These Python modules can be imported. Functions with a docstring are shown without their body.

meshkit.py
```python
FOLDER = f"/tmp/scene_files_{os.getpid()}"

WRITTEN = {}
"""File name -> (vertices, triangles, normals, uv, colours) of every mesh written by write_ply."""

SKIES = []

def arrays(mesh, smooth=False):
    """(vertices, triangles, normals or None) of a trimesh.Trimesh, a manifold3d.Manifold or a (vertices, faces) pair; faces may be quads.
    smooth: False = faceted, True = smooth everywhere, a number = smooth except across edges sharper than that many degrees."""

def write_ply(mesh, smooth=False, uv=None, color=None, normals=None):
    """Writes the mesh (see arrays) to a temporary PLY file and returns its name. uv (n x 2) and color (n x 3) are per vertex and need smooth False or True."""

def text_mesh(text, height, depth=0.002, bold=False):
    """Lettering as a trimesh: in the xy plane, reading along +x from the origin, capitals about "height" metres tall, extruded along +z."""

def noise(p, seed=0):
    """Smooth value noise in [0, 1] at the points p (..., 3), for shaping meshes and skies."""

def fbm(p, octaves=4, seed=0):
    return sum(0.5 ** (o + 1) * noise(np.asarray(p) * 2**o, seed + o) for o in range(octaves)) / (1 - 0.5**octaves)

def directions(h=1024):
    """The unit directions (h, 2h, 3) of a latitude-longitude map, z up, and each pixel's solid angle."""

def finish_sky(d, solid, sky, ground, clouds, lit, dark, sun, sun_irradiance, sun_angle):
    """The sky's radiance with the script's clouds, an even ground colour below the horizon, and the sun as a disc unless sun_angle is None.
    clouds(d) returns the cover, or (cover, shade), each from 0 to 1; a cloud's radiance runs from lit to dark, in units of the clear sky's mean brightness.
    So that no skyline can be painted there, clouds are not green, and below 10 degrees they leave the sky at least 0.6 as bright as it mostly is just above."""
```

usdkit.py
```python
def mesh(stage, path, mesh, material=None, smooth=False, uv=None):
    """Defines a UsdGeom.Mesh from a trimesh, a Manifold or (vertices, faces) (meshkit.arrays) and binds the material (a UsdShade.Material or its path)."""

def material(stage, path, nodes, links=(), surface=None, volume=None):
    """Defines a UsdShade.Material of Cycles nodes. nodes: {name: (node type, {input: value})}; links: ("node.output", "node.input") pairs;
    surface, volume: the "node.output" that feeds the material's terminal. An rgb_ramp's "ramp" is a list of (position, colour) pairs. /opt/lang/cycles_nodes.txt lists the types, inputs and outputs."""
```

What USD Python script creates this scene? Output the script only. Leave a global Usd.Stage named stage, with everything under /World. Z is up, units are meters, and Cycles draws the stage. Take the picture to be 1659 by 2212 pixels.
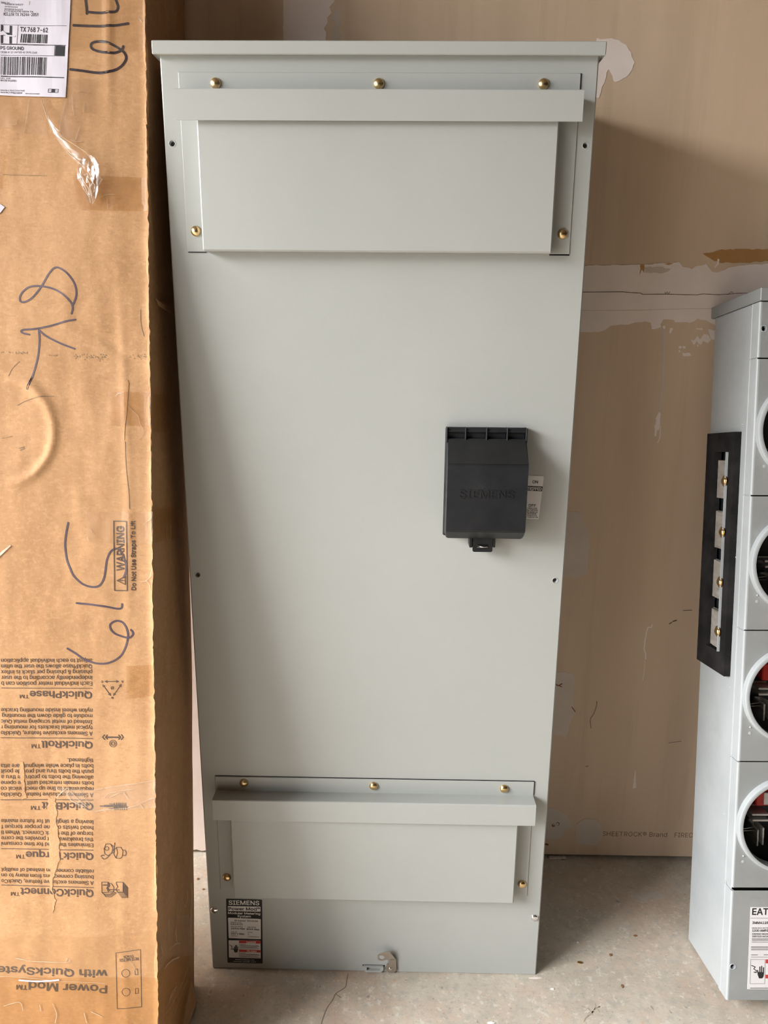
import math, random
import numpy as np, trimesh, manifold3d as m3
import meshkit, usdkit
from shapely.geometry import Polygon, LineString, Point, box as sbox
from shapely.ops import unary_union
from pxr import Usd, UsdGeom, UsdLux, UsdShade, Gf, Sdf

stage = Usd.Stage.CreateInMemory()
UsdGeom.SetStageUpAxis(stage, UsdGeom.Tokens.z)
UsdGeom.SetStageMetersPerUnit(stage, 1.0)
UsdGeom.Xform.Define(stage, '/World')
UsdGeom.Scope.Define(stage, '/World/Looks')
rng = random.Random(7)
RAD = math.radians

# ------------------------------------------------------------------ camera
PITCH, ROLL, EYE = RAD(14.31612), RAD(0.452485), 1.25
EXPOSURE = 0.0
cam = UsdGeom.Camera.Define(stage, '/World/camera')
cam.CreateHorizontalApertureAttr(36.0)
cam.CreateVerticalApertureAttr(48.0)
cam.CreateFocalLengthAttr(1660.0 / 1659.0 * 36.0)
cam.CreateClippingRangeAttr(Gf.Vec2f(0.02, 100))
cam.CreateExposureAttr(EXPOSURE)
_f = np.array([0, math.cos(PITCH), -math.sin(PITCH)]); _u = np.array([0, math.sin(PITCH), math.cos(PITCH)]); _x = np.array([1.0, 0, 0])
_cx = math.cos(ROLL) * _x + math.sin(ROLL) * _u
_cu = -math.sin(ROLL) * _x + math.cos(ROLL) * _u
def matrix(rows, o):
    m = Gf.Matrix4d(1.0)
    for i in range(3):
        m.SetRow(i, Gf.Vec4d(*[float(a) for a in rows[i]], 0))
    m.SetRow(3, Gf.Vec4d(*[float(a) for a in o], 1))
    return m
cam.AddTransformOp().Set(matrix([_cx, _cu, -_f], (0, 0, EYE)))

# ------------------------------------------------------------------ daylight
def area_light(path, pos, target, w, h, power, color):
    l = UsdLux.RectLight.Define(stage, path)
    l.CreateWidthAttr(w); l.CreateHeightAttr(h); l.CreateIntensityAttr(power); l.CreateColorAttr(Gf.Vec3f(*color))
    z = np.array(pos, float) - np.array(target, float); z /= np.linalg.norm(z)
    x = np.cross([0, 0, 1.0], z); x /= np.linalg.norm(x); y = np.cross(z, x)
    l.AddTransformOp().Set(matrix([x, y, z], pos))
# the sky outside the open garage door on the left, above the roofs across the street
area_light('/World/sky_light', (-8.0, -1.9, 7.2), (0, -1.9, 7.2), 8.4, 8.2, 29.5, (1.0, 0.995, 0.995))

# the rest of the overcast sky, seen only through the door
dome = UsdLux.DomeLight.Define(stage, '/World/overcast_sky')
dome.CreateIntensityAttr(1.22); dome.CreateColorAttr(Gf.Vec3f(0.95, 0.98, 1.0))

# ------------------------------------------------------------------ materials
def mat(name, c1, c2=None, scale=6.0, detail=4.0, rough=0.5, metal=0.0, lo=0.35, hi=0.65, stretch=(1, 1, 1), bump=0.0, bump_scale=200.0, rough2=None, spec=0.5, extra=None, **pr):
    n = {'tc': ('texture_coordinate', {}), 'mp': ('mapping', {'scale': stretch}),
         'n': ('noise_texture', {'scale': scale, 'detail': detail, 'roughness': 0.6}),
         'r': ('rgb_ramp', {'ramp': [(lo, c1), (hi, c2 or c1)]}),
         'p': ('principled_bsdf', {'roughness': rough, 'metallic': metal, 'specular_ior_level': spec, **pr})}
    l = [('tc.object', 'mp.vector'), ('mp.vector', 'n.vector'), ('n.fac', 'r.fac')]
    out = 'r.color'
    for k, (col, sc, a, b, st, amount) in enumerate(extra or []):      # blotches of another colour where a noise passes a threshold
        n[f'm{k}'] = ('mapping', {'scale': st, 'location': (3.1 * k + 1, 1.7 * k, 0.9 * k)})
        n[f'n{k}'] = ('noise_texture', {'scale': sc, 'detail': 5.0, 'roughness': 0.65})
        n[f'f{k}'] = ('rgb_ramp', {'ramp': [(a, (0, 0, 0)), (b, (amount,) * 3)]})
        n[f'x{k}'] = ('mix_color', {'b': col})
        l += [('tc.object', f'm{k}.vector'), (f'm{k}.vector', f'n{k}.vector'), (f'n{k}.fac', f'f{k}.fac'), (f'f{k}.color', f'x{k}.fac'), (out, f'x{k}.a')]
        out = f'x{k}.result'
    l.append((out, 'p.base_color'))
    if rough2 is not None:
        n['rr'] = ('map_range', {'from_min': 0.3, 'from_max': 0.7, 'to_min': rough, 'to_max': rough2})
        l += [('n.fac', 'rr.value'), ('rr.result', 'p.roughness')]
    if bump:
        n['bn'] = ('noise_texture', {'scale': bump_scale, 'detail': 3.0})
        n['b'] = ('bump', {'strength': bump, 'distance': 0.001})
        l += [('mp.vector', 'bn.vector'), ('bn.fac', 'b.height'), ('b.normal', 'p.normal')]
    return usdkit.material(stage, f'/World/Looks/{name}', n, l, surface='p.BSDF')

def film(name, tint, fac, rough):
    """clear plastic: light passes tinted, a small part is mirrored"""
    return usdkit.material(stage, f'/World/Looks/{name}', {
        't': ('transparent_bsdf', {'color': tint}), 'g': ('glossy_bsdf', {'color': (1, 1, 1), 'roughness': rough}), 'm': ('mix_closure', {'fac': fac})},
        [('t.BSDF', 'm.closure1'), ('g.BSDF', 'm.closure2')], surface='m.closure')

M = {}
M['paint'] = mat('grey_green_paint', (0.372, 0.384, 0.366), (0.390, 0.401, 0.382), scale=3, rough=0.36, rough2=0.42, bump=0.05, bump_scale=700, spec=0.5)
M['paint2'] = mat('blue_grey_paint', (0.372, 0.394, 0.403), (0.412, 0.434, 0.443), scale=7, rough=0.30, rough2=0.42, bump=0.04, bump_scale=700,
                  extra=[((0.30, 0.31, 0.32), 9.0, 0.60, 0.72, (1, 1, 1), 0.35)])
M['paint3'] = mat('shaded_dusty_paint', (0.255, 0.264, 0.262), (0.292, 0.300, 0.295), scale=9, rough=0.42, rough2=0.52, bump=0.05, bump_scale=700,  # stack paint darkened to put shade on its front; blotches are dust
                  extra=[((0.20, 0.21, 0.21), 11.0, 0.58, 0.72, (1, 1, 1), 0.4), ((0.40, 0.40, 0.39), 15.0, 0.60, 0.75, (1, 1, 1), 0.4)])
M['black_inside'] = mat('black_insulator_and_shade', (0.010, 0.011, 0.013), (0.022, 0.024, 0.027), scale=12, rough=0.5)  # black insulator; also used for shade painted in gaps, slot and holes
M['plastic'] = mat('black_plastic', (0.009, 0.010, 0.012), (0.017, 0.018, 0.020), scale=9, rough=0.36, rough2=0.5, spec=0.28, bump=0.10, bump_scale=900,
                   extra=[((0.06, 0.06, 0.06), 26.0, 0.60, 0.80, (1, 1, 1), 0.30)])
M['plastic_matte'] = mat('black_plastic_grained', (0.012, 0.012, 0.012), (0.020, 0.020, 0.020), scale=9, rough=0.62, spec=0.2, bump=0.35, bump_scale=1300,
                   extra=[((0.12, 0.115, 0.11), 500.0, 0.66, 0.75, (1, 1, 1), 0.5)])
M['foam'] = mat('black_foam', (0.014, 0.013, 0.013), (0.028, 0.026, 0.026), scale=20, rough=0.9, spec=0.08, bump=0.6, bump_scale=900,
                extra=[((0.06, 0.055, 0.055), 160.0, 0.62, 0.75, (1, 1, 1), 0.5)])
M['brass'] = mat('brass', (0.78, 0.56, 0.27), (0.62, 0.47, 0.28), scale=60, rough=0.22, rough2=0.36, metal=1.0)
M['steel'] = mat('stainless_steel', (0.50, 0.46, 0.42), (0.58, 0.54, 0.50), scale=40, rough=0.34, metal=1.0)
M['zinc'] = mat('zinc', (0.80, 0.80, 0.84), rough=0.16, metal=1.0)
M['aluminium'] = mat('tinned_bar', (0.62, 0.60, 0.57), (0.78, 0.76, 0.73), scale=30, stretch=(1, 1, 5), rough=0.46, rough2=0.60, metal=0.85)
M['red'] = mat('red_insulator', (0.62, 0.03, 0.02), (0.50, 0.02, 0.015), scale=40, rough=0.35)
M['card'] = mat('cardboard', (0.330, 0.178, 0.080), (0.412, 0.234, 0.114), scale=5.0, detail=8, lo=0.34, hi=0.66, rough=0.72, spec=0.25, bump=0.16, bump_scale=300, stretch=(1, 1, 0.8),
                extra=[((0.46, 0.265, 0.130), 30.0, 0.46, 0.66, (1, 1, 0.7), 0.50), ((0.255, 0.122, 0.048), 3.0, 0.54, 0.72, (1, 1, 1), 0.35), ((0.50, 0.30, 0.155), 120.0, 0.50, 0.64, (1, 1, 1.4), 0.35), ((0.27, 0.135, 0.055), 170.0, 0.54, 0.66, (0.6, 1, 2.0), 0.35), ((0.22, 0.12, 0.055), 60.0, 0.66, 0.72, (0.35, 1, 3), 0.35)])
M['card_torn'] = mat('cardboard_torn', (0.405, 0.228, 0.112), (0.455, 0.265, 0.135), scale=40, rough=0.85, spec=0.2, bump=0.5, bump_scale=300)
M['card_shade'] = mat('cardboard_stain', (0.20, 0.145, 0.095), (0.28, 0.19, 0.11), scale=60, rough=0.8, spec=0.2)
M['ink'] = mat('dark_brown_ink', (0.075, 0.047, 0.035), (0.13, 0.085, 0.06), scale=90, lo=0.5, hi=0.8, rough=0.6, spec=0.3)
M['marker_dark'] = mat('black_marker', (0.022, 0.012, 0.016), (0.035, 0.020, 0.024), scale=30, rough=0.4)
M['marker'] = mat('violet_marker', (0.050, 0.030, 0.042), (0.072, 0.044, 0.058), scale=40, rough=0.5)
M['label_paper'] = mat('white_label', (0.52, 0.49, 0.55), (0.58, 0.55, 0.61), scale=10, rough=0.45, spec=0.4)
M['black_print'] = mat('black_print', (0.015, 0.014, 0.016), rough=0.5)
M['grey_print'] = mat('grey_print', (0.10, 0.095, 0.10), rough=0.5)
M['white_print'] = mat('white_print', (0.72, 0.70, 0.68), rough=0.45)
M['label_black'] = mat('label_black', (0.010, 0.010, 0.011), rough=0.35)
M['label_white'] = mat('label_white', (0.66, 0.64, 0.64), (0.70, 0.68, 0.68), scale=20, rough=0.4)
M['label_red'] = mat('label_red', (0.50, 0.035, 0.03), rough=0.4)
M['drywall'] = mat('drywall_paper', (0.555, 0.417, 0.295), (0.63, 0.477, 0.343), scale=5, detail=5, stretch=(1.6, 1.6, 0.22), rough=0.85, spec=0.2, bump=0.10, bump_scale=120,
                   extra=[((0.40, 0.295, 0.20), 9.0, 0.54, 0.74, (2.2, 1, 0.10), 0.45), ((0.64, 0.50, 0.37), 4.0, 0.55, 0.75, (1, 1, 0.3), 0.4)])
M['mud'] = mat('joint_compound', (0.73, 0.63, 0.575), (0.80, 0.70, 0.64), scale=9, detail=6, rough=0.8, spec=0.2, bump=0.15, bump_scale=40)
M['mud_thin'] = mat('thin_joint_compound', (0.53, 0.45, 0.375), (0.58, 0.495, 0.42), scale=14, detail=6, rough=0.85, spec=0.2)
M['torn'] = mat('torn_brown_paper', (0.40, 0.205, 0.075), (0.46, 0.25, 0.10), scale=14, rough=0.9, spec=0.1)
M['wall_dark'] = mat('wall_dark_line', (0.12, 0.085, 0.055), rough=0.9)
M['wall_ink'] = mat('wall_stamp_ink', (0.16, 0.125, 0.095), (0.24, 0.18, 0.13), scale=140, rough=0.9)
M['rust'] = mat('rust_mark', (0.20, 0.07, 0.03), rough=0.9)
M['concrete'] = mat('concrete', (0.42, 0.365, 0.295), (0.575, 0.522, 0.435), scale=7, detail=10, lo=0.32, hi=0.68, rough=0.75, spec=0.3, bump=0.35, bump_scale=110,
                    extra=[((0.50, 0.31, 0.215), 3.6, 0.50, 0.70, (1, 1, 1), 0.50), ((0.36, 0.345, 0.315), 60.0, 0.50, 0.62, (1, 1, 1), 0.50), ((0.56, 0.44, 0.35), 38.0, 0.52, 0.64, (1, 1.3, 1), 0.45),
                           ((0.23, 0.165, 0.125), 150.0, 0.60, 0.66, (1, 1.6, 1), 0.50), ((0.17, 0.13, 0.105), 40.0, 0.655, 0.70, (1.6, 1, 1), 0.60), ((0.70, 0.66, 0.585), 85.0, 0.56, 0.66, (1, 1, 1), 0.50), ((0.52, 0.27, 0.16), 26.0, 0.66, 0.72, (1, 1, 1), 0.45)])
M['splash'] = mat('dried_splash', (0.44, 0.395, 0.33), (0.50, 0.455, 0.385), scale=60, rough=0.8)
M['scuff'] = mat('floor_scuff', (0.27, 0.22, 0.175), (0.36, 0.31, 0.25), scale=150, rough=0.9)
M['crack'] = mat('floor_crack', (0.22, 0.17, 0.13), rough=0.9)
M['ceiling'] = mat('ceiling_paint', (0.18, 0.155, 0.13), rough=0.9)
M['room'] = mat('garage_wall', (0.11, 0.09, 0.07), (0.14, 0.115, 0.09), rough=0.9)
M['flake'] = mat('white_flake', (0.80, 0.79, 0.76), rough=0.6)
M['leaf'] = mat('dry_leaf', (0.24, 0.12, 0.05), rough=0.8)
M['tape'] = film('clear_tape', (0.955, 0.92, 0.85), 0.04, 0.42)
M['tape_old'] = film('amber_tape', (0.90, 0.83, 0.70), 0.03, 0.45)
M['film'] = film('stretch_film', (0.975, 0.96, 0.945), 0.08, 0.26)
M['glint'] = mat('crease_glint', (0.37, 0.25, 0.155), (0.56, 0.44, 0.33), scale=60, rough=0.25, spec=0.8)  # pale colour painting the glints along creases in the film

# ------------------------------------------------------------------ scene helpers
def free(parent, name):
    path, k = f'{parent}/{name}', 0
    while stage.GetPrimAtPath(path):
        k += 1
        path = f'{parent}/{name}_{k:03d}'
    return path

def data(prim, **kw):
    for k, v in kw.items():
        if v:
            prim.SetCustomDataByKey(k, v)

def thing(name, label, category, rows=np.eye(3), o=(0, 0, 0), group=None, kind=None):
    x = UsdGeom.Xform.Define(stage, free('/World', name))
    x.AddTransformOp().Set(matrix(rows, o))
    data(x.GetPrim(), label=label, category=category, group=group, kind=kind)
    return str(x.GetPath())

def put(name, mesh, m, parent='/World', label=None, smooth=False, **kw):
    p = free(parent, name)
    usdkit.mesh(stage, p, mesh, M[m], smooth=smooth)
    data(stage.GetPrimAtPath(p), label=label, **kw)
    return p

def frame(yaw, lean=0.0):
    cy, sy = math.cos(yaw), math.sin(yaw)
    X, Y, Z = np.array([cy, sy, 0]), np.array([-sy, cy, 0]), np.array([0, 0, 1.0])
    return np.stack([X, math.cos(lean) * Y - math.sin(lean) * Z, math.sin(lean) * Y + math.cos(lean) * Z])

def cat(*ms):
    ms = [m for q in ms for m in (q if isinstance(q, (list, tuple)) else [q])]
    return trimesh.util.concatenate(ms)

def cbox(x0, x1, y0, y1, z0, z1, c=0.0):
    """box with chamfered edges"""
    if c <= 0:
        return trimesh.creation.box(bounds=[(x0, y0, z0), (x1, y1, z1)])
    P = []
    for X, sx in ((x0, 1), (x1, -1)):
        for Y, sy in ((y0, 1), (y1, -1)):
            for Z, sz in ((z0, 1), (z1, -1)):
                P += [(X, Y + sy * c, Z + sz * c), (X + sx * c, Y, Z + sz * c), (X + sx * c, Y + sy * c, Z)]
    return trimesh.convex.convex_hull(np.array(P))

def tm(man):
    m = man.to_mesh()
    return trimesh.Trimesh(m.vert_properties[:, :3], m.tri_verts, process=False)
def mani(t):
    return m3.Manifold(m3.Mesh(np.asarray(t.vertices, np.float32), np.asarray(t.faces, np.uint32)))
def cut(a, *bs):
    r = mani(a)
    for b in bs:
        r = r - mani(b)
    return tm(r)

def polys(shape):
    return [g for g in getattr(shape, 'geoms', [shape]) if g.geom_type == 'Polygon' and g.area > 1e-9]

def slab(shape, thick, holes=()):
    """a 2-D outline extruded: returns a mesh in (u, v, w) with w from 0 to thick"""
    if not hasattr(shape, 'geom_type'):
        shape = Polygon(shape)
    if not shape.is_valid:
        shape = shape.buffer(0)
    for hpoly in holes:
        shape = shape.difference(hpoly)
    return cat([trimesh.creation.extrude_polygon(g, thick, engine='earcut') for g in polys(shape)])

def on_front(m, y0=0.0):
    """(u, v, w) -> x = u, z = v, towards the viewer (-y) by w, standing on y = y0"""
    v = np.asarray(m.vertices)
    return trimesh.Trimesh(np.stack([v[:, 0], y0 - v[:, 2], v[:, 1]], 1), m.faces, process=False)

def on_left(m, x0=0.0):
    """(u, v, w) -> y = u, z = v, towards -x by w"""
    v = np.asarray(m.vertices)
    return trimesh.Trimesh(np.stack([x0 - v[:, 2], v[:, 0], v[:, 1]], 1), m.faces[:, ::-1], process=False)
def on_right(m, x0=0.0):
    v = np.asarray(m.vertices)
    return trimesh.Trimesh(np.stack([x0 + v[:, 2], v[:, 0], v[:, 1]], 1), m.faces, process=False)

def spline(pts, n=8):
    p = np.array(pts, float)
    p = np.vstack([2 * p[0] - p[1], p, 2 * p[-1] - p[-2]])
    out = []
    for i in range(1, len(p) - 2):
        for t in np.linspace(0, 1, n, endpoint=False):
            a, b, c, d = p[i - 1], p[i], p[i + 1], p[i + 2]
            out.append(0.5 * (2 * b + (c - a) * t + (2 * a - 5 * b + 4 * c - d) * t * t + (3 * b - a - 3 * c + d) * t ** 3))
    return np.array(out + [p[-2]])

def stroke(pts, w, curve=True):
    return LineString(spline(pts) if curve else pts).buffer(w / 2, quad_segs=4)

def rough_outline(pts, amp=0.0012, step=0.004, seed=1):
    """a hand-made ragged outline through the points"""
    p = np.array(list(pts) + [pts[0]], float)
    r, out = random.Random(seed), []
    for a, b in zip(p[:-1], p[1:]):
        k = max(1, int(np.hypot(*(b - a)) / step))
        for t in np.arange(k) / k:
            out.append(a + (b - a) * t + np.array([r.uniform(-amp, amp), r.uniform(-amp, amp)]))
    return Polygon(out).buffer(0)

_TEXT = {}
def text(s, pts, bold=False, thick=0.0002):
    """lettering in (u, v): pts = baseline start, baseline end, a point at capital height above the start"""
    p0, p1, p2 = [np.array(q, float) for q in pts]
    key = (s, bold)
    if key not in _TEXT:
        _TEXT[key] = meshkit.text_mesh(s, 1.0, depth=1.0, bold=bold)
    t = _TEXT[key]
    d = p1 - p0; L = np.hypot(*d); d = d / L; n = np.array([-d[1], d[0]]); h = abs((p2 - p0) @ n)
    v = np.asarray(t.vertices)
    a = (v[:, 0] - v[:, 0].min()) / np.ptp(v[:, 0]) * L
    q = p0 + a[:, None] * d + (v[:, 1] * h)[:, None] * n
    return trimesh.Trimesh(np.column_stack([q, v[:, 2] * thick]), t.faces, process=False)

def lathe(profile, n=32):
    """profile (r, w) turned about the w axis: mesh in (u, v, w)"""
    return trimesh.creation.revolve(np.array(profile, float), sections=n)

def dome(r, h, n=24, base=0.0):
    return lathe([(0.0, -base)] + [(r, -base), (r, h * 0.12)] + [(r * math.cos(a), h * 0.12 + h * 0.88 * math.sin(a)) for a in np.linspace(0.12, math.pi / 2 - 0.001, 7)][:-1] + [(0.0, h)], n)

def shift(m, u=0, v=0, w=0):
    m = m.copy(); m.apply_translation((u, v, w)); return m

# ================================================================== THE SETTING
WALL_O, WALL_F = (-0.43693, 1.58243, 0.0), frame(RAD(-0.7))
floor = thing('floor', 'worn stained concrete garage floor', None, kind='structure')
put('concrete_slab', cbox(-9.5, 6.4, -9.0, 1.75, -0.12, 0.0), 'concrete', floor)
put('crack', shift(slab(stroke([(-0.0633,1.2349),(-0.0652,1.2208),(-0.0663,1.2063),(-0.0744,1.1978),(-0.0848,1.1893),(-0.0891,1.1768),(-0.0984,1.1594),(-0.1034,1.1424),(-0.1069,1.1257)], 0.0016), 0.0003), 0, 0, 0.0), 'crack', floor, label='hairline crack in the concrete')
put('crack', slab(stroke([(-0.0848,1.1893),(-0.0768,1.1828),(-0.0742,1.1811)], 0.0012), 0.0003), 'crack', floor)
for q_, w_ in (([(0.3742,1.1342),(0.3781,1.1403),(0.3842,1.1457)], 0.0022), ([(0.3848,1.1462),(0.3906,1.1503),(0.3966,1.1550)], 0.0026), ([(0.3946,1.1539),(0.3998,1.1599),(0.4069,1.1641),(0.4109,1.1655)], 0.0020), ([(0.3885,1.1626),(0.3908,1.1577),(0.3936,1.1544)], 0.0012), ([(0.3936,1.1544),(0.3930,1.1477)], 0.0010), ([(0.4043,1.1724),(0.4040,1.1668),(0.3998,1.1599)], 0.0014), ([(0.4081,1.1641),(0.4168,1.1697)], 0.0009), ([(0.3775,1.1666),(0.3816,1.1639)], 0.0014), ([(0.4058,1.1600),(0.4079,1.1546)], 0.0012), ([(0.3887,1.1538),(0.3854,1.1503)], 0.0010)):
    put('scuff_mark', slab(rough_outline(list(stroke(q_, w_).exterior.coords)[:-1], 0.0004, 0.002, 5), 0.00015), 'scuff', floor)
put('dried_splash', slab(rough_outline([(0.5635,1.4593),(0.5807,1.4634),(0.6183,1.4638),(0.6344,1.4561),(0.6324,1.4463),(0.6046,1.4401),(0.5786,1.4302),(0.5684,1.4340),(0.5595,1.4416)], 0.0015, 0.006, 3), 0.00012), 'splash', floor, label='pale dried smear on the concrete near the wall')

wall = thing('wall_back', 'unpainted drywall back wall with patches of joint compound', None, WALL_F, WALL_O, kind='structure')
def W(name, shape, thick, m, label=None, holes=(), y0=0.0):
    if isinstance(shape, trimesh.Trimesh):
        return put(name, on_front(shape, y0), m, wall, label)
    if not holes:
        gs = polys(shape)
        for g in gs[1:]:
            put(name, on_front(slab(g, thick), y0), m, wall)
        shape = gs[0]
    return put(name, on_front(slab(shape, thick, holes), y0), m, wall, label)
put('framing', cbox(-1.7, 6.6, 0.013, 0.12, 0.0, 3.0), 'wall_dark', wall)
put('drywall_sheet', cbox(-1.7, 6.6, 0.0, 0.0125, 0.010, 1.2985, 0.0012), 'drywall', wall)
put('drywall_sheet', cbox(-1.7, 6.6, 0.0, 0.0125, 1.3000, 3.0, 0.0012), 'drywall', wall)
W('joint_compound', rough_outline([(0.2450, 2.3)] + [(0.2476,1.8257),(0.2453,1.7324),(0.3219,1.7326),(0.3255,1.7515),(0.3205,1.7575),(0.3282,1.7666),(0.3266,1.7756),(0.3342,1.7830),(0.3310,1.7920),(0.3394,1.8001),(0.3422,1.8260)] + [(0.36, 2.3)], 0.0008, 0.006, 5), 0.0007, 'mud', 'strip of pale joint compound running up the wall')
W('joint_compound', rough_outline([(0.3372,1.7327),(0.3314,1.7516),(0.3391,1.7629),(0.3350,1.7741),(0.3444,1.7890),(0.3503,1.7890),(0.3484,1.7591),(0.3508,1.7327)], 0.003, 0.004, 51), 0.0004, 'mud_thin')
W('joint_compound', rough_outline([(0.8178,1.7433),(0.8307,1.7417),(0.8457,1.7428),(0.8576,1.7403),(0.8710,1.7330),(0.8827,1.7195),(0.8894,1.7037),(0.8874,1.6920),(0.8810,1.6846),(0.8768,1.6793),(0.8655,1.6735),(0.8585,1.6717),(0.8541,1.6743),(0.8506,1.6823),(0.8463,1.6919),(0.8432,1.6929),(0.8413,1.6866),(0.8395,1.6802),(0.8373,1.6716),(0.8345,1.6631),(0.8321,1.6545),(0.8300,1.6448),(0.8205,1.6447)], 0.0012, 0.005, 6), 0.0007, 'mud', 'round pale filler patch beside the top of the cabinet')
W('joint_compound', rough_outline([(0.7930,1.3457),(0.8327,1.3484),(0.8675,1.3495),(0.9296,1.3507),(0.9421,1.3505),(0.9667,1.3531),(0.9914,1.3547),(1.0062,1.3552),(1.0171,1.3460),(1.0323,1.3433),(1.0440,1.3493),(1.0611,1.3523),(1.0681,1.3452),(1.0712,1.3393),(1.0828,1.3362),(1.0970,1.3418),(1.1112,1.3483),(1.1405,1.3516),(1.1796,1.3536),(1.1946,1.3544),(1.2109,1.2322),(1.1955,1.2316),(1.0931,1.2350),(1.0729,1.2455),(1.0549,1.2488),(1.0405,1.2420),(1.0114,1.2418),(1.0096,1.2472),(0.9870,1.2465),(0.9814,1.2383),(0.9654,1.2333),(0.9634,1.2412),(0.9519,1.2425),(0.9119,1.2373),(0.8842,1.2346),(0.8748,1.2259),(0.8598,1.2220),(0.8242,1.2217),(0.8013,1.2216)], 0.0012, 0.006, 7), 0.0008, 'mud', 'broad horizontal band of joint compound over the seam')
W('joint_compound', rough_outline([(1.1946, 1.3544), (1.45, 1.349), (1.9, 1.341), (2.6, 1.348), (3.4, 1.343), (3.4, 1.262), (2.7, 1.257), (2.1, 1.266), (1.5, 1.245), (1.2109, 1.2322)], 0.0014, 0.010, 71), 0.0008, 'mud')
W('torn_paper', rough_outline([(1.0516,1.3712),(1.0649,1.3736),(1.0828,1.3789),(1.1246,1.3806),(1.1762,1.3800),(1.1912,1.3801),(1.1939,1.3598),(1.1789,1.3590),(1.1400,1.3557),(1.0905,1.3553),(1.0753,1.3583),(1.0634,1.3653)], 0.001, 0.005, 8), 0.0006, 'torn', 'torn brown paper patch on the drywall')
W('seam_crack', unary_union([stroke([(0.8088,1.2979),(0.8715,1.2989),(0.9029,1.2994),(0.9117,1.2982),(0.9369,1.2974),(0.9421,1.2948),(0.9897,1.2956),(1.0475,1.2946),(1.0598,1.2966),(1.0899,1.2954),(1.1098,1.2965),(1.1246,1.2981),(1.1470,1.2989)], 0.0011, False), stroke([(1.1098,1.2970),(1.1143,1.3009),(1.1182,1.2995)], 0.0008, False), stroke([(0.9848,1.2995),(0.9867,1.2956),(0.9893,1.3002),(0.9918,1.2952),(0.9947,1.3005)], 0.0008, False)]), 0.0011, 'wall_dark', 'thin dark crack along the drywall joint')
W('tape_edge', unary_union([stroke([(0.8112,1.2636),(0.8844,1.2637),(0.9499,1.2651),(1.0251,1.2681),(1.0854,1.2691)], 0.0012, False)]), 0.0011, 'mud_thin')
W('rough_scrape', rough_outline([(0.9321,1.3502),(0.9408,1.3503),(0.9410,1.3348),(0.9359,1.3419),(0.9327,1.3299),(0.9334,1.3419)], 0.0006, 0.004, 9), 0.0011, 'torn')
W('rough_scrape', rough_outline([(0.9413,1.3455),(0.9721,1.3481),(0.9926,1.3423),(0.9809,1.3350),(0.9535,1.3344),(0.9434,1.3360)], 0.0015, 0.005, 19), 0.0011, 'mud_thin')
W('rough_scrape', rough_outline([(0.9779,1.3527),(0.9964,1.3538),(0.9869,1.3494)], 0.0006, 0.004, 91), 0.0012, 'torn')
W('compound_flake', rough_outline([(1.0810,1.3624),(1.0843,1.3615),(1.0834,1.3524),(1.0780,1.3457),(1.0754,1.3464),(1.0804,1.3529)], 0.0005, 0.004, 92), 0.0012, 'mud')
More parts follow.
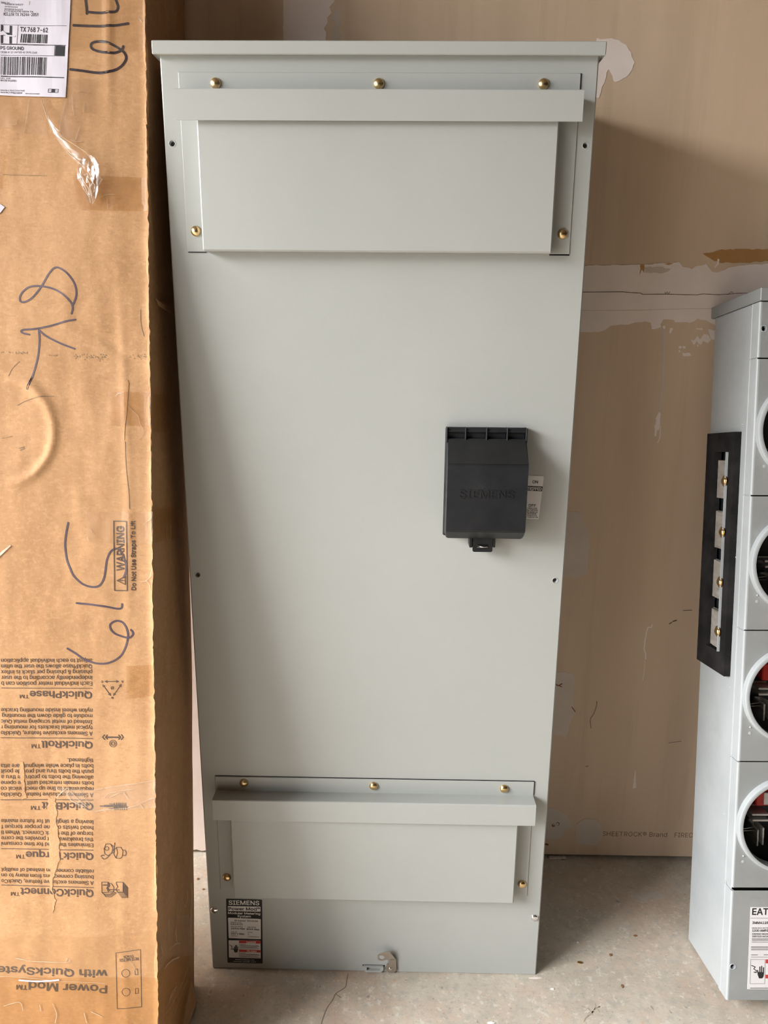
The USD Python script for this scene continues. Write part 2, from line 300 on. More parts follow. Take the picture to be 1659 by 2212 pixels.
for k, pl in enumerate([
        [(1.0452,1.2098),(1.0506,1.2061),(1.0584,1.2162),(1.0631,1.2087),(1.0707,1.2200),(1.0784,1.2188),(1.0857,1.2102),(1.0802,1.2026),(1.0697,1.2063),(1.0668,1.1975),(1.0570,1.2062),(1.0514,1.1987)],
        [(1.0772,1.2299),(1.0928,1.2264),(1.0960,1.2090),(1.0857,1.2102),(1.0807,1.2213)], [(1.0578,1.1987),(1.0615,1.2000),(1.0626,1.1962),(1.0591,1.1955)], [(1.0530,1.2310),(1.0669,1.2316),(1.0673,1.2281),(1.0546,1.2285)],
        [(1.0226,1.1947),(1.0288,1.1960),(1.0285,1.1910),(1.0234,1.1914)], [(1.0313,1.1960),(1.0357,1.1960),(1.0357,1.1910),(1.0318,1.1915)], [(1.0228,1.1871),(1.0270,1.1884),(1.0275,1.1839),(1.0237,1.1839)],
        [(1.0314,1.1835),(1.0366,1.1822),(1.0454,1.1836),(1.0499,1.1773),(1.0372,1.1760),(1.0319,1.1779)], [(1.0023,1.2318),(1.0088,1.2306),(1.0047,1.2207),(1.0020,1.2219)],
        [(0.9653,1.2352),(0.9827,1.2379),(0.9837,1.2329),(0.9710,1.2279),(0.9653,1.2291)], [(0.9875,1.2354),(0.9932,1.2342),(0.9924,1.2293),(0.9885,1.2305)]]):
    W('compound_speck', rough_outline(pl, 0.0008, 0.003, 20 + k), 0.0006, 'mud')
W('drip_streak', unary_union([stroke([(0.9898,1.2354),(0.9925,1.2156),(0.9949,1.1857),(0.9963,1.1554),(0.9977,1.1223),(0.9981,1.0836),(0.9985,1.0523)], 0.0038), stroke([(0.9872,1.2305),(0.9898,1.1856),(0.9914,1.1477)], 0.0012)]), 0.0005, 'mud_thin', 'pale drip running down the drywall')
W('drip_streak', rough_outline([(0.9973,1.0654),(1.0004,1.0602),(1.0003,1.0418),(1.0003,1.0287),(0.9925,1.0273),(0.9907,1.0523)], 0.0008, 0.004, 31), 0.0007, 'mud')
W('drip_streak', unary_union([stroke([(0.9914,1.0359),(0.9932,1.0276),(0.9932,1.0162)], 0.004), stroke([(1.0016,1.0360),(1.0028,1.0132),(0.9998,1.0017)], 0.0016)]), 0.0006, 'mud')
W('joint_compound', rough_outline([(0.8050,0.8515),(0.8303,0.8529),(0.8515,0.8520),(0.8599,0.8462),(0.8572,0.8363),(0.8609,0.8242),(0.8665,0.8199),(0.8727,0.8078),(0.8763,0.7811),(0.8751,0.7541),(0.8758,0.7156),(0.8616,0.7086),(0.8444,0.7072),(0.8291,0.7105),(0.8095,0.7125)], 0.0012, 0.005, 10), 0.0006, 'mud_thin', 'thin grey filler patch beside the middle of the cabinet')
W('scratch', unary_union([stroke([(1.0260,0.5998),(1.0244,0.5934),(1.0172,0.5938),(1.0147,0.5803),(1.0140,0.5636),(1.0136,0.5440)], 0.0022, False), stroke([(1.0133,0.5661),(1.0137,0.5428),(1.0177,0.5311)], 0.0022), stroke([(1.0180,0.5298),(1.0191,0.5181)], 0.0028), stroke([(1.0182,0.5141),(1.0187,0.4879),(1.0175,0.4667)], 0.0010)]), 0.0006, 'mud', 'white scratch in the drywall face')
W('scratch', unary_union([stroke([(1.0898,0.6335),(1.1088,0.6347)], 0.0012), stroke([(1.0630,0.6022),(1.0681,0.6058)], 0.002), stroke([(1.0705,0.6082),(1.0775,0.6106)], 0.0026)]), 0.0005, 'wall_dark')
W('scratch', unary_union([stroke([(0.9109,0.3461),(0.9081,0.3680),(0.9144,0.3818),(0.9191,0.4008),(0.9194,0.4130)], 0.0016), stroke([(0.9069,0.2479),(0.9114,0.2486)], 0.002), stroke([(1.0904,0.3117),(1.1183,0.3163)], 0.001)]), 0.0005, 'wall_ink')
W('joint_compound', rough_outline([(0.8054,0.4794),(0.8246,0.4829),(0.8438,0.4845),(0.8637,0.4777),(0.8685,0.4671),(0.8644,0.4484),(0.8669,0.4054),(0.8715,0.3811),(0.8621,0.3563),(0.8597,0.3371),(0.8567,0.3190),(0.8418,0.3271),(0.8145,0.3281)], 0.0012, 0.005, 11), 0.0006, 'mud_thin', 'thin grey filler patch lower down beside the cabinet')
W('joint_compound', rough_outline([(0.8162,0.1320),(0.8387,0.1382),(0.8597,0.1269),(0.8760,0.1126),(0.8916,0.0893),(0.8683,0.0741),(0.8592,0.0561),(0.8363,0.0527),(0.8205,0.0583)], 0.0012, 0.005, 12), 0.0006, 'mud_thin')
W('joint_compound', rough_outline([(0.8963,0.0953),(0.9118,0.1103),(0.9373,0.1093),(0.9564,0.0934),(0.9598,0.0728),(0.9571,0.0519),(0.9454,0.0368),(0.9090,0.0421),(0.8951,0.0567)], 0.0012, 0.005, 13), 0.0008, 'mud_thin', 'grey filler patch near the floor beside the stamped print')
W('scratch', rough_outline([(1.0192,0.1920),(1.0271,0.1942),(1.0229,0.2221),(1.0217,0.2377),(1.0197,0.2376),(1.0192,0.2206)], 0.0004, 0.004, 14), 0.0007, 'mud', 'white wedge-shaped gouge')
W('rust_mark', unary_union([stroke([(0.8239,0.4545),(0.8302,0.4511),(0.8380,0.4555)], 0.0026), stroke([(0.8314,0.4511),(0.8380,0.4480)], 0.002), stroke([(0.8642,0.3986),(0.8723,0.3871)], 0.0018)]), 0.0009, 'rust')
W('rust_mark', unary_union([Point(*[(0.8416,0.0908)][0]).buffer(0.0038, quad_segs=4).difference(Point(*[(0.8421,0.0920)][0]).buffer(0.0020)), Point(*[(0.8516,0.0951)][0]).buffer(0.0042).difference(Point(*[(0.8511,0.0945)][0]).buffer(0.0033)), stroke([(0.8255,0.0390),(0.8315,0.0382)], 0.004)]), 0.0010, 'rust')
W('stamped_lettering', text('SHEETROCK® Brand', [(0.9580,0.0636),(1.1105,0.0640),(0.9570,0.0760)]), 0.0003, 'wall_ink')
W('stamped_lettering', text('FIRECODE', [(1.1280,0.0634),(1.2021,0.0636),(1.1267,0.0756)]), 0.0003, 'wall_ink')
W('joint_compound', rough_outline([(-0.0126,0.8889),(0.0708,0.8898),(0.0637,0.4175),(0.0448,0.0068),(-0.0775,0.0071)], 0.002, 0.01, 15), 0.0008, 'mud', 'pale filler on the wall seen between carton and cabinet')
for p in [(0.8411,-0.0059),(0.8515,-0.0057),(0.8618,-0.0049),(0.8708,-0.0044)]:
    put('plaster_lump', shift(cbox(-0.005 - rng.random() * 0.004, 0.006, -0.005, 0.006, 0, 0.003 + rng.random() * 0.004, 0.0022), p[0], 0.0, 0.0), 'mud_thin', wall)

# rest of the garage, outside the frame: it only passes the daylight on
OP0, OP1, OPZ = -2.7, 1.45, 2.45            # the open overhead door in the left wall
put('wall_right', cbox(6.0, 6.12, -7.0, 1.60, 0.0, 3.0), 'room', kind='structure', label='drywall side wall of the garage')
put('wall_left', cat(cbox(-2.14, -2.02, OP1, 1.60, 0, 3.0), cbox(-2.14, -2.02, -7.0, OP0, 0, 3.0), cbox(-2.14, -2.02, OP0, OP1, OPZ, 3.0)), 'room', kind='structure', label='garage wall with the open overhead door')
put('wall_front', cbox(-2.14, 6.12, -7.12, -7.0, 0, 3.0), 'room', kind='structure', label='garage wall behind the camera')
put('ceiling', cbox(-2.14, 6.12, -7.12, 1.75, 3.002, 3.1), 'ceiling', kind='structure', label='garage ceiling')

# ================================================================== BREAKER CABINET
CW, CH = 0.6371, 1.6153
PAN_O, PAN_F = (-0.33173, 1.24604, 0.0), frame(RAD(-0.9243))
cab = thing('breaker_cabinet', 'tall grey-green painted steel breaker cabinet with two bolted hood covers and a black handle cover', 'electrical cabinet', PAN_F, PAN_O)
HOLES = [(0.0115, 1.4967), (0.6257, 1.4967), (0.0140, 0.8184), (0.6231, 0.8169)]
def bore(u, v, r, d):
    return shift(on_front(trimesh.creation.cylinder(radius=r, height=d, sections=24)), u, 0, v)
body = cbox(0, CW, 0.0, 0.326, 0.0, CH + 0.010, 0.0020)
body = cut(body, *[bore(u, v, 0.0042, 0.050) for u, v in HOLES])
put('cabinet_body', body, 'paint', cab)
for u, v in HOLES:
    rim = shift(lathe([(0.0042, -0.001), (0.0042, 0.0003), (0.0050, 0.0005), (0.0056, 0.0002), (0.0056, -0.001)], 24), u, v)
    hole = str(UsdGeom.Xform.Define(stage, free(cab, 'screw_hole')).GetPath())
    cone = shift(lathe([(0.0041, 0.0), (0.0030, -0.0045), (0.0030, -0.0050), (0.0042, -0.0050)], 24), u, v)
    put('rim', on_front(rim), 'paint', hole, smooth=40)
    put('dimple', on_front(cone), 'paint', hole, smooth=40)
    put('opening', on_front(shift(trimesh.creation.cylinder(radius=0.0030, height=0.001, sections=16), u, v, -0.0052)), 'black_inside', hole)  # black disc painted in for the dark inside the hole
cap = cut(cbox(-0.0075, CW + 0.0065, -0.012, 0.328, 1.6127, 1.6308, 0.0012), cbox(-0.0060, CW + 0.005, -0.0105, 0.40, 1.60, 1.6150))
put('top_cap', cap, 'paint', cab, label='overhanging top cap')

def plates(v_flange, v_hood_top, v_raise_bottom, v_flange_bottom, rivets, low):
    cover = UsdGeom.Xform.Define(stage, free(cab, 'cover_plate'))
    cp = str(cover.GetPath())
    u0, u1 = (0.0262, 0.6120) if not low else (0.0250, 0.6095)
    T = 0.002
    hood_b, hood_t = v_hood_top - 0.0412, v_hood_top
    flat = cbox(u0, u1, -T, 0.0003, v_flange_bottom, v_flange, 0.0009)
    raised = cbox(0.0554, 0.5806, -0.025, 0.0, v_raise_bottom, hood_t - 0.004, 0.0022)
    put('flange', flat, 'paint', cp)
    put('raised_panel', raised, 'paint', cp)
    # hood: a sheet bent out of the flange and down, swept along x
    prof = [(-T, hood_t - 0.0016), (-0.0325, hood_t + 0.0006), (-0.0340, hood_t - 0.0004), (-0.0343, hood_t - 0.0016), (-0.0343, hood_b), (-0.0328, hood_b), (-0.0328, hood_t - 0.0026), (-T, hood_t - 0.0040)]
    hood = slab(prof, (u1 - u0) - 0.0025)
    vv = np.asarray(hood.vertices)
    put('hood', trimesh.Trimesh(np.stack([u0 + 0.0018 + vv[:, 2], vv[:, 0], vv[:, 1]], 1), hood.faces, process=False), 'paint', cp)
    if low:  # dark strips standing in for the shade in the flange gaps
        put('gap_shade', cbox(u0 + 0.001, u1, -0.0012, 0.0, v_flange - 0.003, v_flange + 0.0012), 'black_inside', cp, label='thin dark strip painting the shade of the gap along the top of the flange')
        put('gap_shade', cbox(u1 - 0.003, u1 + 0.0012, -0.0012, 0.0, hood_t, v_flange), 'black_inside', cp)
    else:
        put('gap_shade', cbox(u0 + 0.001, 0.0550, -0.0014, 0.0, v_flange_bottom - 0.0012, v_flange_bottom + 0.003), 'black_inside', cp)
        put('gap_shade', cbox(0.5815, u1 - 0.0005, -0.0014, 0.0, v_flange_bottom - 0.0020, v_flange_bottom + 0.003), 'black_inside', cp)
        put('gap_shade', cbox(u1 - 0.003, u1 + 0.0010, -0.0012, 0.0, hood_t, v_flange), 'black_inside', cp)
    for u, v in rivets:
        put('brass_bolt', on_front(shift(dome(0.0078 if not low else 0.0080, 0.0058), u, v, T)), 'brass', cp, label='domed brass bolt head', smooth=40)
    return cp
plates(1.5922, 1.5623, 1.3430, 1.3432, [(0.0809, 1.5773), (0.3195, 1.5773), (0.5586, 1.5778), (0.0409, 1.3732), (0.5993, 1.3725)], False)
plates(0.4300, 0.4030, 0.1860, 0.1840, [(0.0789, 0.4181), (0.3168, 0.4165), (0.5552, 0.4155), (0.0391, 0.2140), (0.5982, 0.2113)], True)
for u, v in [(0.0105, 0.1368), (0.6264, 0.1345)]:
    head = cut(dome(0.0072, 0.0042), shift(cbox(-0.0009, 0.0009, -0.0050, 0.0050, 0.0026, 0.01), 0, 0, 0))
    put('cover_screw', on_front(shift(head, u, v, 0.0)), 'zinc', cab, label='bright zinc slotted screw', smooth=40)

# ---- handle cover of the breaker
hc = str(UsdGeom.Xform.Define(stage, free(cab, 'handle_cover')).GetPath())
data(stage.GetPrimAtPath(hc), label='hinged black plastic cover over the breaker handle')
put('base_plate', cat(cbox(0.4302, 0.5600, -0.006, 0.0, 0.8955, 1.0770, 0.002), cbox(0.4318, 0.5590, -0.016, -0.005, 0.899, 1.060, 0.002)), 'plastic', hc)
L0, R0 = 0.4316, 0.5576
V = lambda d, v, x0, x1: [(x0, -d, v), (x1, -d, v)]
ring_pts = [V(0.016, 1.0605, 0.4336, 0.5590), V(0.059, 1.0265, L0, R0), V(0.060, 1.0240, L0, R0), V(0.060, 0.9195, L0, R0), V(0.0585, 0.9165, L0 + 0.0002, R0 - 0.0004), V(0.040, 0.9060, 0.4320, 0.5590), V(0.036, 0.9015, 0.4338, 0.5574), V(0.035, 0.8998, 0.4368, 0.5544), V(0.010, 0.8990, 0.4368, 0.5544), V(0.010, 0.9060, 0.4320, 0.5590), V(0.008, 1.0605, 0.4336, 0.5590)]
lid = trimesh.convex.convex_hull(np.array([q for r_ in ring_pts for q in r_]))
lid_m = mani(lid)
put('lid', tm(lid_m), 'plastic', hc)
slope = cbox(0.4345, 0.5572, 0, 0.0004, 0, 0.0535)
a_ = math.atan2(0.043, 0.034)
sl = slope.copy(); vv = np.array(sl.vertices)
put('grained_slope', trimesh.Trimesh(np.stack([vv[:, 0], -0.0166 - (0.0535 - vv[:, 2]) * math.sin(a_) - (0.0004 - vv[:, 1]) * math.cos(a_) * 1.0, 1.0603 - (0.0535 - vv[:, 2]) * math.cos(a_) + (0.0004 - vv[:, 1]) * math.sin(a_)], 1), sl.faces, process=False), 'plastic_matte', hc, label='grained sloping upper face of the lid')
put('embossed_lettering', on_front(text('SIEMENS', [(0.4511,0.9733),(0.5364,0.9734),(0.4508,0.9861)], bold=False, thick=0.0014), -0.0596), 'plastic', hc)
hu = [0.4322, 0.4620, 0.4955, 0.5285, 0.5590]
for k in range(4):
    a0, a1 = hu[k] + 0.0018, hu[k + 1] - 0.0014
    bar = trimesh.creation.cylinder(radius=0.0050, height=a1 - a0, sections=20)
    bar.apply_transform(trimesh.transformations.rotation_matrix(math.pi / 2, (0, 1, 0))); bar.apply_translation(((a0 + a1) / 2, -0.0115, 1.0735))
    put('hinge_barrel', cat(bar, cbox(a0, a1, -0.010, -0.002, 1.0590, 1.0740, 0.0008)), 'plastic', hc)
for k in range(5):
    put('hinge_rib', cbox(hu[k] - 0.0014, hu[k] + 0.0012, -0.0195, -0.002, 1.0540, 1.0778, 0.0008), 'plastic', hc)
lt = sbox(0.4787, 0.8740, 0.5113, 0.9040).buffer(-0.003).buffer(0.003)
put('latch_bracket', cat(cbox(0.4733, 0.4783, -0.026, 0.0, 0.8810, 0.9010, 0.001), cbox(0.5117, 0.5157, -0.026, 0.0, 0.8815, 0.9012, 0.001), cbox(0.4770, 0.5130, -0.008, 0.0, 0.876, 0.901, 0.001)), 'plastic', hc)
slot = sbox(0.4858, 0.8797, 0.5050, 0.8868).buffer(-0.002).buffer(0.002)
put('latch_tab', on_front(slab(lt.difference(slot), 0.004), -0.022), 'plastic', hc)
tt = np.linspace(math.pi, 2 * math.pi, 14)
loop = np.array([(0.4955 + 0.0085 * math.cos(a), -0.0165 + 0.014 * math.sin(a), 0.8838) for a in tt])
def tube(path, r, n=8):
    c = trimesh.creation.cylinder
    return cat([c(radius=r, segment=(path[i], path[i + 1]), sections=n) for i in range(len(path) - 1)] + [trimesh.creation.icosphere(subdivisions=1, radius=r).apply_translation(p) for p in path])
put('staple', tube(loop, 0.0011), 'steel', hc, label='small metal padlock staple', smooth=60)

# ---- position label beside the handle cover
pl = str(UsdGeom.Xform.Define(stage, free(cab, 'position_label')).GetPath())
data(stage.GetPrimAtPath(pl), label='white breaker position sticker partly under the handle cover')
Lq = [(0.5547,0.9983),(0.5936,0.9974),(0.5893,0.9244),(0.5504,0.9255)]
put('sticker', on_front(slab(Polygon(Lq).buffer(-0.002).buffer(0.002), 0.0004)), 'label_white', pl)
put('black_band', on_front(slab([(0.5524,0.9812),(0.5926,0.9800),(0.5919,0.9718),(0.5518,0.9733)], 0.0002), -0.0004), 'label_black', pl)
put('lettering', on_front(cat(text('ON', [(0.5753,0.9852),(0.5843,0.9850),(0.5750,0.9900)], True), text('OFF', [(0.5710,0.9456),(0.5831,0.9453),(0.5708,0.9500)], True)), -0.0004), 'black_print', pl)
put('lettering', on_front(text('TRIPPED', [(0.5674,0.9738),(0.5909,0.9732),(0.5671,0.9789)], True), -0.0006), 'white_print', pl)
small = ['TO RECLOSE', 'WHEN TRIPPED', 'MOVE HANDLE', 'TO EXTREME', 'OFF POSITION', 'THEN THROW ON']
SM = [[(0.5651,0.9421),(0.5854,0.9418),(0.5649,0.9442)], [(0.5630,0.9387),(0.5871,0.9385),(0.5629,0.9409)], [(0.5628,0.9355),(0.5866,0.9353),(0.5627,0.9377)], [(0.5652,0.9327),(0.5850,0.9324),(0.5651,0.9349)], [(0.5634,0.9297),(0.5855,0.9294),(0.5633,0.9318)], [(0.5610,0.9266),(0.5876,0.9263),(0.5609,0.9288)]]
put('lettering', on_front(cat([text(t_, q, True) for t_, q in zip(small, SM)]), -0.0004), 'black_print', pl)

# ---- rating plate, bottom left
npx = str(UsdGeom.Xform.Define(stage, free(cab, 'rating_plate')).GetPath())
data(stage.GetPrimAtPath(npx), label='black and white rating sticker at the bottom left of the cabinet')
NP = np.array([(0.0344, 0.1638), (0.1038, 0.1628), (0.1002, 0.0143), (0.0308, 0.0146)])
put('sticker', on_front(slab(Polygon(NP).buffer(-0.002).buffer(0.002), 0.0004)), 'label_black', npx)
def N(name, m, *meshes, w=0.0004):
    for q in ([cat(*meshes)] if name == 'lettering' else meshes):
        put(name, on_front(q, -w), m, npx)
R2 = lambda q, r=0.0015: slab(Polygon(q).buffer(-r).buffer(r), 0.00015)
N('white_field', 'label_white', R2([(0.0371,0.1473),(0.1003,0.1472),(0.1001,0.1357),(0.0371,0.1358)]))
N('white_field', 'label_white', R2([(0.0364,0.1206),(0.0998,0.1190),(0.0985,0.0718),(0.0357,0.0729)]))
N('white_field', 'label_white', R2([(0.0353,0.0681),(0.0979,0.0686),(0.0968,0.0264),(0.0342,0.0272)]))
N('red_band', 'label_red', slab([(0.0562,0.0679),(0.0977,0.0681),(0.0975,0.0618),(0.0560,0.0621)], 0.00015), slab([(0.0556,0.0468),(0.0970,0.0463),(0.0968,0.0407),(0.0554,0.0410)], 0.00015), w=0.00055)
N('lettering', 'white_print', text('SIEMENS', [(0.0390,0.1504),(0.0982,0.1508),(0.0394,0.1598)], True), text('Modular Metering', [(0.0368,0.1291),(0.0992,0.1285),(0.0370,0.1340)], True), text('System', [(0.0547,0.1223),(0.0808,0.1219),(0.0549,0.1272)], True),
  text('Siemens Industry, Inc.', [(0.0465,0.0217),(0.0843,0.0213),(0.0466,0.0238)]), text('Norcross, Georgia  U.S.A', [(0.0426,0.0173),(0.0870,0.0169),(0.0427,0.0195)]))
N('lettering', 'black_print', text('Power Mod™', [(0.0382,0.1379),(0.0991,0.1383),(0.0385,0.1445)], True), text('Breaker Module', [(0.0493,0.1124),(0.0939,0.1122),(0.0495,0.1166)]), text('Catalog Number', [(0.0407,0.1094),(0.0626,0.1091),(0.0408,0.1112)]), text('WB1800C', [(0.0405,0.1042),(0.0648,0.1040),(0.0406,0.1078)]),
  text('Main Bus Rating', [(0.0414,0.0996),(0.0633,0.0993),(0.0415,0.1016)]), text('Main Rating', [(0.0737,0.0985),(0.0900,0.0984),(0.0738,0.1006)]), text('1200A Max', [(0.0414,0.0944),(0.0681,0.0940),(0.0415,0.0975)], True), text('800A Max', [(0.0718,0.0933),(0.0961,0.0928),(0.0719,0.0967)], True),
  text('Volts AC', [(0.0413,0.0871),(0.0528,0.0868),(0.0414,0.0889)]), text('Phase', [(0.0737,0.0868),(0.0824,0.0868),(0.0738,0.0887)]), text('240 V Max', [(0.0407,0.0821),(0.0664,0.0817),(0.0408,0.0855)], True), text('1', [(0.0742,0.0816),(0.0759,0.0817),(0.0743,0.0853)], True),
  text('48082201', [(0.0409,0.0779),(0.0542,0.0778),(0.0410,0.0795)]), text('4798000050016', [(0.0738,0.0767),(0.0954,0.0767),(0.0739,0.0782)]), w=0.00055)
N('lettering', 'white_print', text('DANGER', [(0.0702,0.0624),(0.0888,0.0624),(0.0704,0.0664)], True), text('PELIGRO', [(0.0703,0.0417),(0.0892,0.0413),(0.0705,0.0454)], True), w=0.0007)
N('lettering', 'grey_print', *[slab(q, 0.00015) for q in [[(0.0572,0.0598),(0.0688,0.0598),(0.0688,0.0590),(0.0572,0.0590)], [(0.0571,0.0577),(0.0928,0.0575),(0.0928,0.0567),(0.0571,0.0569)], [(0.0571,0.0553),(0.0949,0.0552),(0.0949,0.0544),(0.0570,0.0545)], [(0.0570,0.0529),(0.0915,0.0527),(0.0915,0.0519),(0.0569,0.0521)], [(0.0569,0.0505),(0.0943,0.0504),(0.0943,0.0496),(0.0568,0.0498)],
  [(0.0564,0.0389),(0.0669,0.0389),(0.0669,0.0381),(0.0564,0.0381)], [(0.0563,0.0365),(0.0932,0.0364),(0.0932,0.0356),(0.0563,0.0357)], [(0.0562,0.0342),(0.0953,0.0341),(0.0953,0.0333),(0.0562,0.0334)], [(0.0561,0.0318),(0.0919,0.0316),(0.0919,0.0308),(0.0561,0.0310)], [(0.0560,0.0294),(0.0951,0.0290),(0.0951,0.0282),(0.0560,0.0286)]]], w=0.00055)
def hand(P0, P1, P2, P3, P4, palm, bolt):
    return unary_union([stroke(p_, w_) for p_, w_ in zip((P0, P1, P2, P3, P4), (0.0013, 0.0013, 0.0013, 0.0013, 0.0013))] + [Polygon(palm).buffer(0.0003), Polygon(bolt)])
N('hazard_pictogram', 'black_print', slab(unary_union([stroke([(0.0459,0.0447),(0.0462,0.0529)], 0.0017), stroke([(0.0479,0.0456),(0.0483,0.0561)], 0.0017), stroke([(0.0499,0.0456),(0.0505,0.0562)], 0.0017), stroke([(0.0518,0.0449),(0.0526,0.0531)], 0.0017), stroke([(0.0459,0.0437),(0.0438,0.0481)], 0.0017),
  Polygon([(0.0447,0.0473),(0.0530,0.0470),(0.0522,0.0423),(0.0505,0.0396),(0.0461,0.0395),(0.0449,0.0429)]), stroke([(0.0368,0.0566),(0.0419,0.0541),(0.0401,0.0520),(0.0421,0.0489),(0.0416,0.0462),(0.0388,0.0480)], 0.0011, False)]), 0.00015), w=0.00055)
N('rule_line', 'black_print', slab([(0.0558,0.0681),(0.0562,0.0681),(0.0551,0.0270),(0.0546,0.0270)], 0.0002), w=0.00055)

# ---- hasp at the bottom edge
hp = str(UsdGeom.Xform.Define(stage, free(cab, 'hasp')).GetPath())
data(stage.GetPrimAtPath(hp), label='bent stainless sealing hasp at the bottom edge')
arm = Polygon([(0.3300,0.0552),(0.3407,0.0598),(0.3501,0.0606),(0.3515,0.0443),(0.3467,0.0427),(0.3361,0.0396),(0.3289,0.0400),(0.3260,0.0451),(0.3265,0.0508)]).buffer(-0.001).buffer(0.001)
eye = Point(*[(0.3343,0.0470)][0]).buffer(0.0052)
put('upper_tab', on_front(slab(arm.difference(eye), 0.0016), -0.0115), 'steel', hp)
strap = Polygon([(0.3479,0.0320),(0.3496,0.0378),(0.3558,0.0394),(0.3623,0.0332),(0.3631,0.0091),(0.3590,0.0025),(0.3475,0.0028),(0.3433,0.0085),(0.3430,0.0202),(0.3456,0.0226),(0.3483,0.0227)]).buffer(-0.0008).buffer(0.0008)
put('strap', on_front(slab(strap, 0.0024), -0.0016), 'steel', hp)
f0, f1, f2, f3 = [(0.3499,0.0601),(0.3515,0.0443)] + [(0.3623,0.0332),(0.3515,0.0321)]
bend = trimesh.convex.convex_hull(np.array([(f0[0], -0.0115, f0[1]), (f1[0], -0.0115, f1[1]), (f0[0], -0.0131, f0[1]), (f1[0], -0.0131, f1[1]), (f2[0], -0.002, f2[1]), (f3[0], -0.002, f3[1]), (f2[0], -0.004, f2[1]), (f3[0], -0.004, f3[1])]))
put('bend', bend, 'steel', hp)
put('rivet', on_front(shift(dome(0.0034, 0.0018), *[(0.3513,0.0112)][0], 0.004)), 'zinc', hp, smooth=40)
ll = Polygon([(0.2985, 0.0160), (0.2990, 0.0090), (0.3030, 0.0035), (0.3330, 0.0035), (0.3375, 0.0090), (0.3378, 0.0160)]).buffer(-0.001).buffer(0.001)
put('staple_loop', on_front(slab(ll.difference(sbox(0.3060, 0.0085, 0.3310, 0.0145).buffer(0.0008)), 0.0045), -0.0005), 'paint', cab, label='slotted sealing lug at the bottom edge')
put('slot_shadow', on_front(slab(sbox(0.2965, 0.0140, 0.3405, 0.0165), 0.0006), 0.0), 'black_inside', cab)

# ================================================================== CARDBOARD CARTON
BOX_O, BOX_F = (-0.35529, 1.205, 0.0), frame(RAD(0.16), RAD(10.5))
BW, BD, BH = 0.60, 0.2431, 2.050
carton = thing('cardboard_box', 'tall battered brown shipping carton with upside-down print, leaning on the wall left of the cabinet', 'cardboard box', BOX_F, BOX_O)
DENT = [(-0.2237,1.0507)][0]
CREASE = np.array([(-0.0383,1.1320),(-0.0345,1.1077),(-0.0362,1.0869),(-0.0395,1.0521),(-0.0412,1.0346)])
def bulge(u, v):
    """inward depth of the front face's dents and wrinkles, metres"""
    u, v = np.asarray(u, float), np.asarray(v, float)
    p = np.stack([u * 9, v * 6, 0 * u], -1)
    d = 0.0045 * meshkit.fbm(p, 4, 3) + 0.0016 * meshkit.fbm(np.stack([u * 40, v * 9, 0 * u], -1), 2, 8)
    r = np.hypot(u - DENT[0], (v - DENT[1]) * 0.95)
    ridge = np.exp(-((r - 0.076) / 0.007) ** 2) * (np.clip((u - DENT[0]) / 0.05, -0.2, 1))
    d = d - 0.0042 * np.clip(ridge, 0, 1) + 0.003 * np.exp(-(r / 0.06) ** 2)
    rg = np.abs(u - (-0.045 - 0.01 * np.sin(v * 5)))
    d = d - 0.0022 * np.exp(-(rg / 0.007) ** 2) * np.clip(meshkit.noise(np.stack([v * 3.5, 0 * v, 0 * v], -1), 5) * 2.2 - 0.8, 0, 1)
    kink = np.abs((v - 1.19) + 0.7 * (u + 0.07))
    d = d + 0.0022 * np.exp(-(kink / 0.008) ** 2) * np.exp(-((u + 0.055) / 0.03) ** 2)
    return np.clip(d, -0.003, 0.008)
us, vs = np.linspace(-BW, 0, 156), np.linspace(0, BH, 520)
U, Vv = np.meshgrid(us, vs, indexing='ij')
edge = np.clip((U + 0.014) / 0.014, 0, 1)
wob = 0.0020 * (meshkit.fbm(np.stack([Vv * 16, 0 * Vv, 0 * Vv], -1), 4, 2) - 0.5) + 0.0030 * (meshkit.noise(np.stack([Vv * 120, 0 * Vv, 0 * Vv], -1), 4) - 0.5)
X_ = U + edge ** 2 * (wob + 0.0006)
Y_ = -BD + bulge(U, Vv) * (1 - edge ** 3) + 0.0015 * edge ** 3 * meshkit.noise(np.stack([Vv * 40, 0 * Vv, 0 * Vv], -1), 9)
nu, nv = U.shape
idx = np.arange(nu * nv).reshape(nu, nv)
def grid_faces(ix, flip=False):
    a, b, c, d = ix[:-1, :-1].ravel(), ix[1:, :-1].ravel(), ix[1:, 1:].ravel(), ix[:-1, 1:].ravel()
    f = np.vstack([np.stack([a, b, c], 1), np.stack([a, c, d], 1)])
    return f[:, ::-1] if flip else f
front = np.stack([X_, Y_, Vv], -1).reshape(-1, 3)
lip = np.stack([X_[-1], Y_[-1] + 0.0038, vs], -1)             # thickness of the board along the torn right edge
fi = grid_faces(idx)
li = np.vstack([idx[-1], nu * nv + np.arange(nv)])
put('front_panel', trimesh.Trimesh(np.vstack([front, lip]), np.vstack([fi, grid_faces(li)]), process=False), 'card', carton, smooth=35)
ys, vs2 = np.linspace(-BD + 0.0052, 0, 30), np.linspace(0, BH, 260)
YY, VV = np.meshgrid(ys, vs2, indexing='ij')
XX = -0.0016 + 0.004 * (meshkit.fbm(np.stack([YY * 7, VV * 5, 0 * VV], -1), 3, 12) - 0.55) - 0.0025 * np.exp(-((VV - 1.2) / 0.5) ** 2)
ii = np.arange(YY.size).reshape(YY.shape)
put('side_panel', trimesh.Trimesh(np.stack([XX, YY, VV], -1).reshape(-1, 3), grid_faces(ii), process=False), 'card', carton, smooth=True)
put('back_panel', cbox(-BW, -0.004, -0.004, 0.0, 0, BH), 'card', carton)
put('side_panel', cbox(-BW + 0.001, -BW + 0.004, -BD + 0.01, -0.004, 0, BH), 'card', carton)
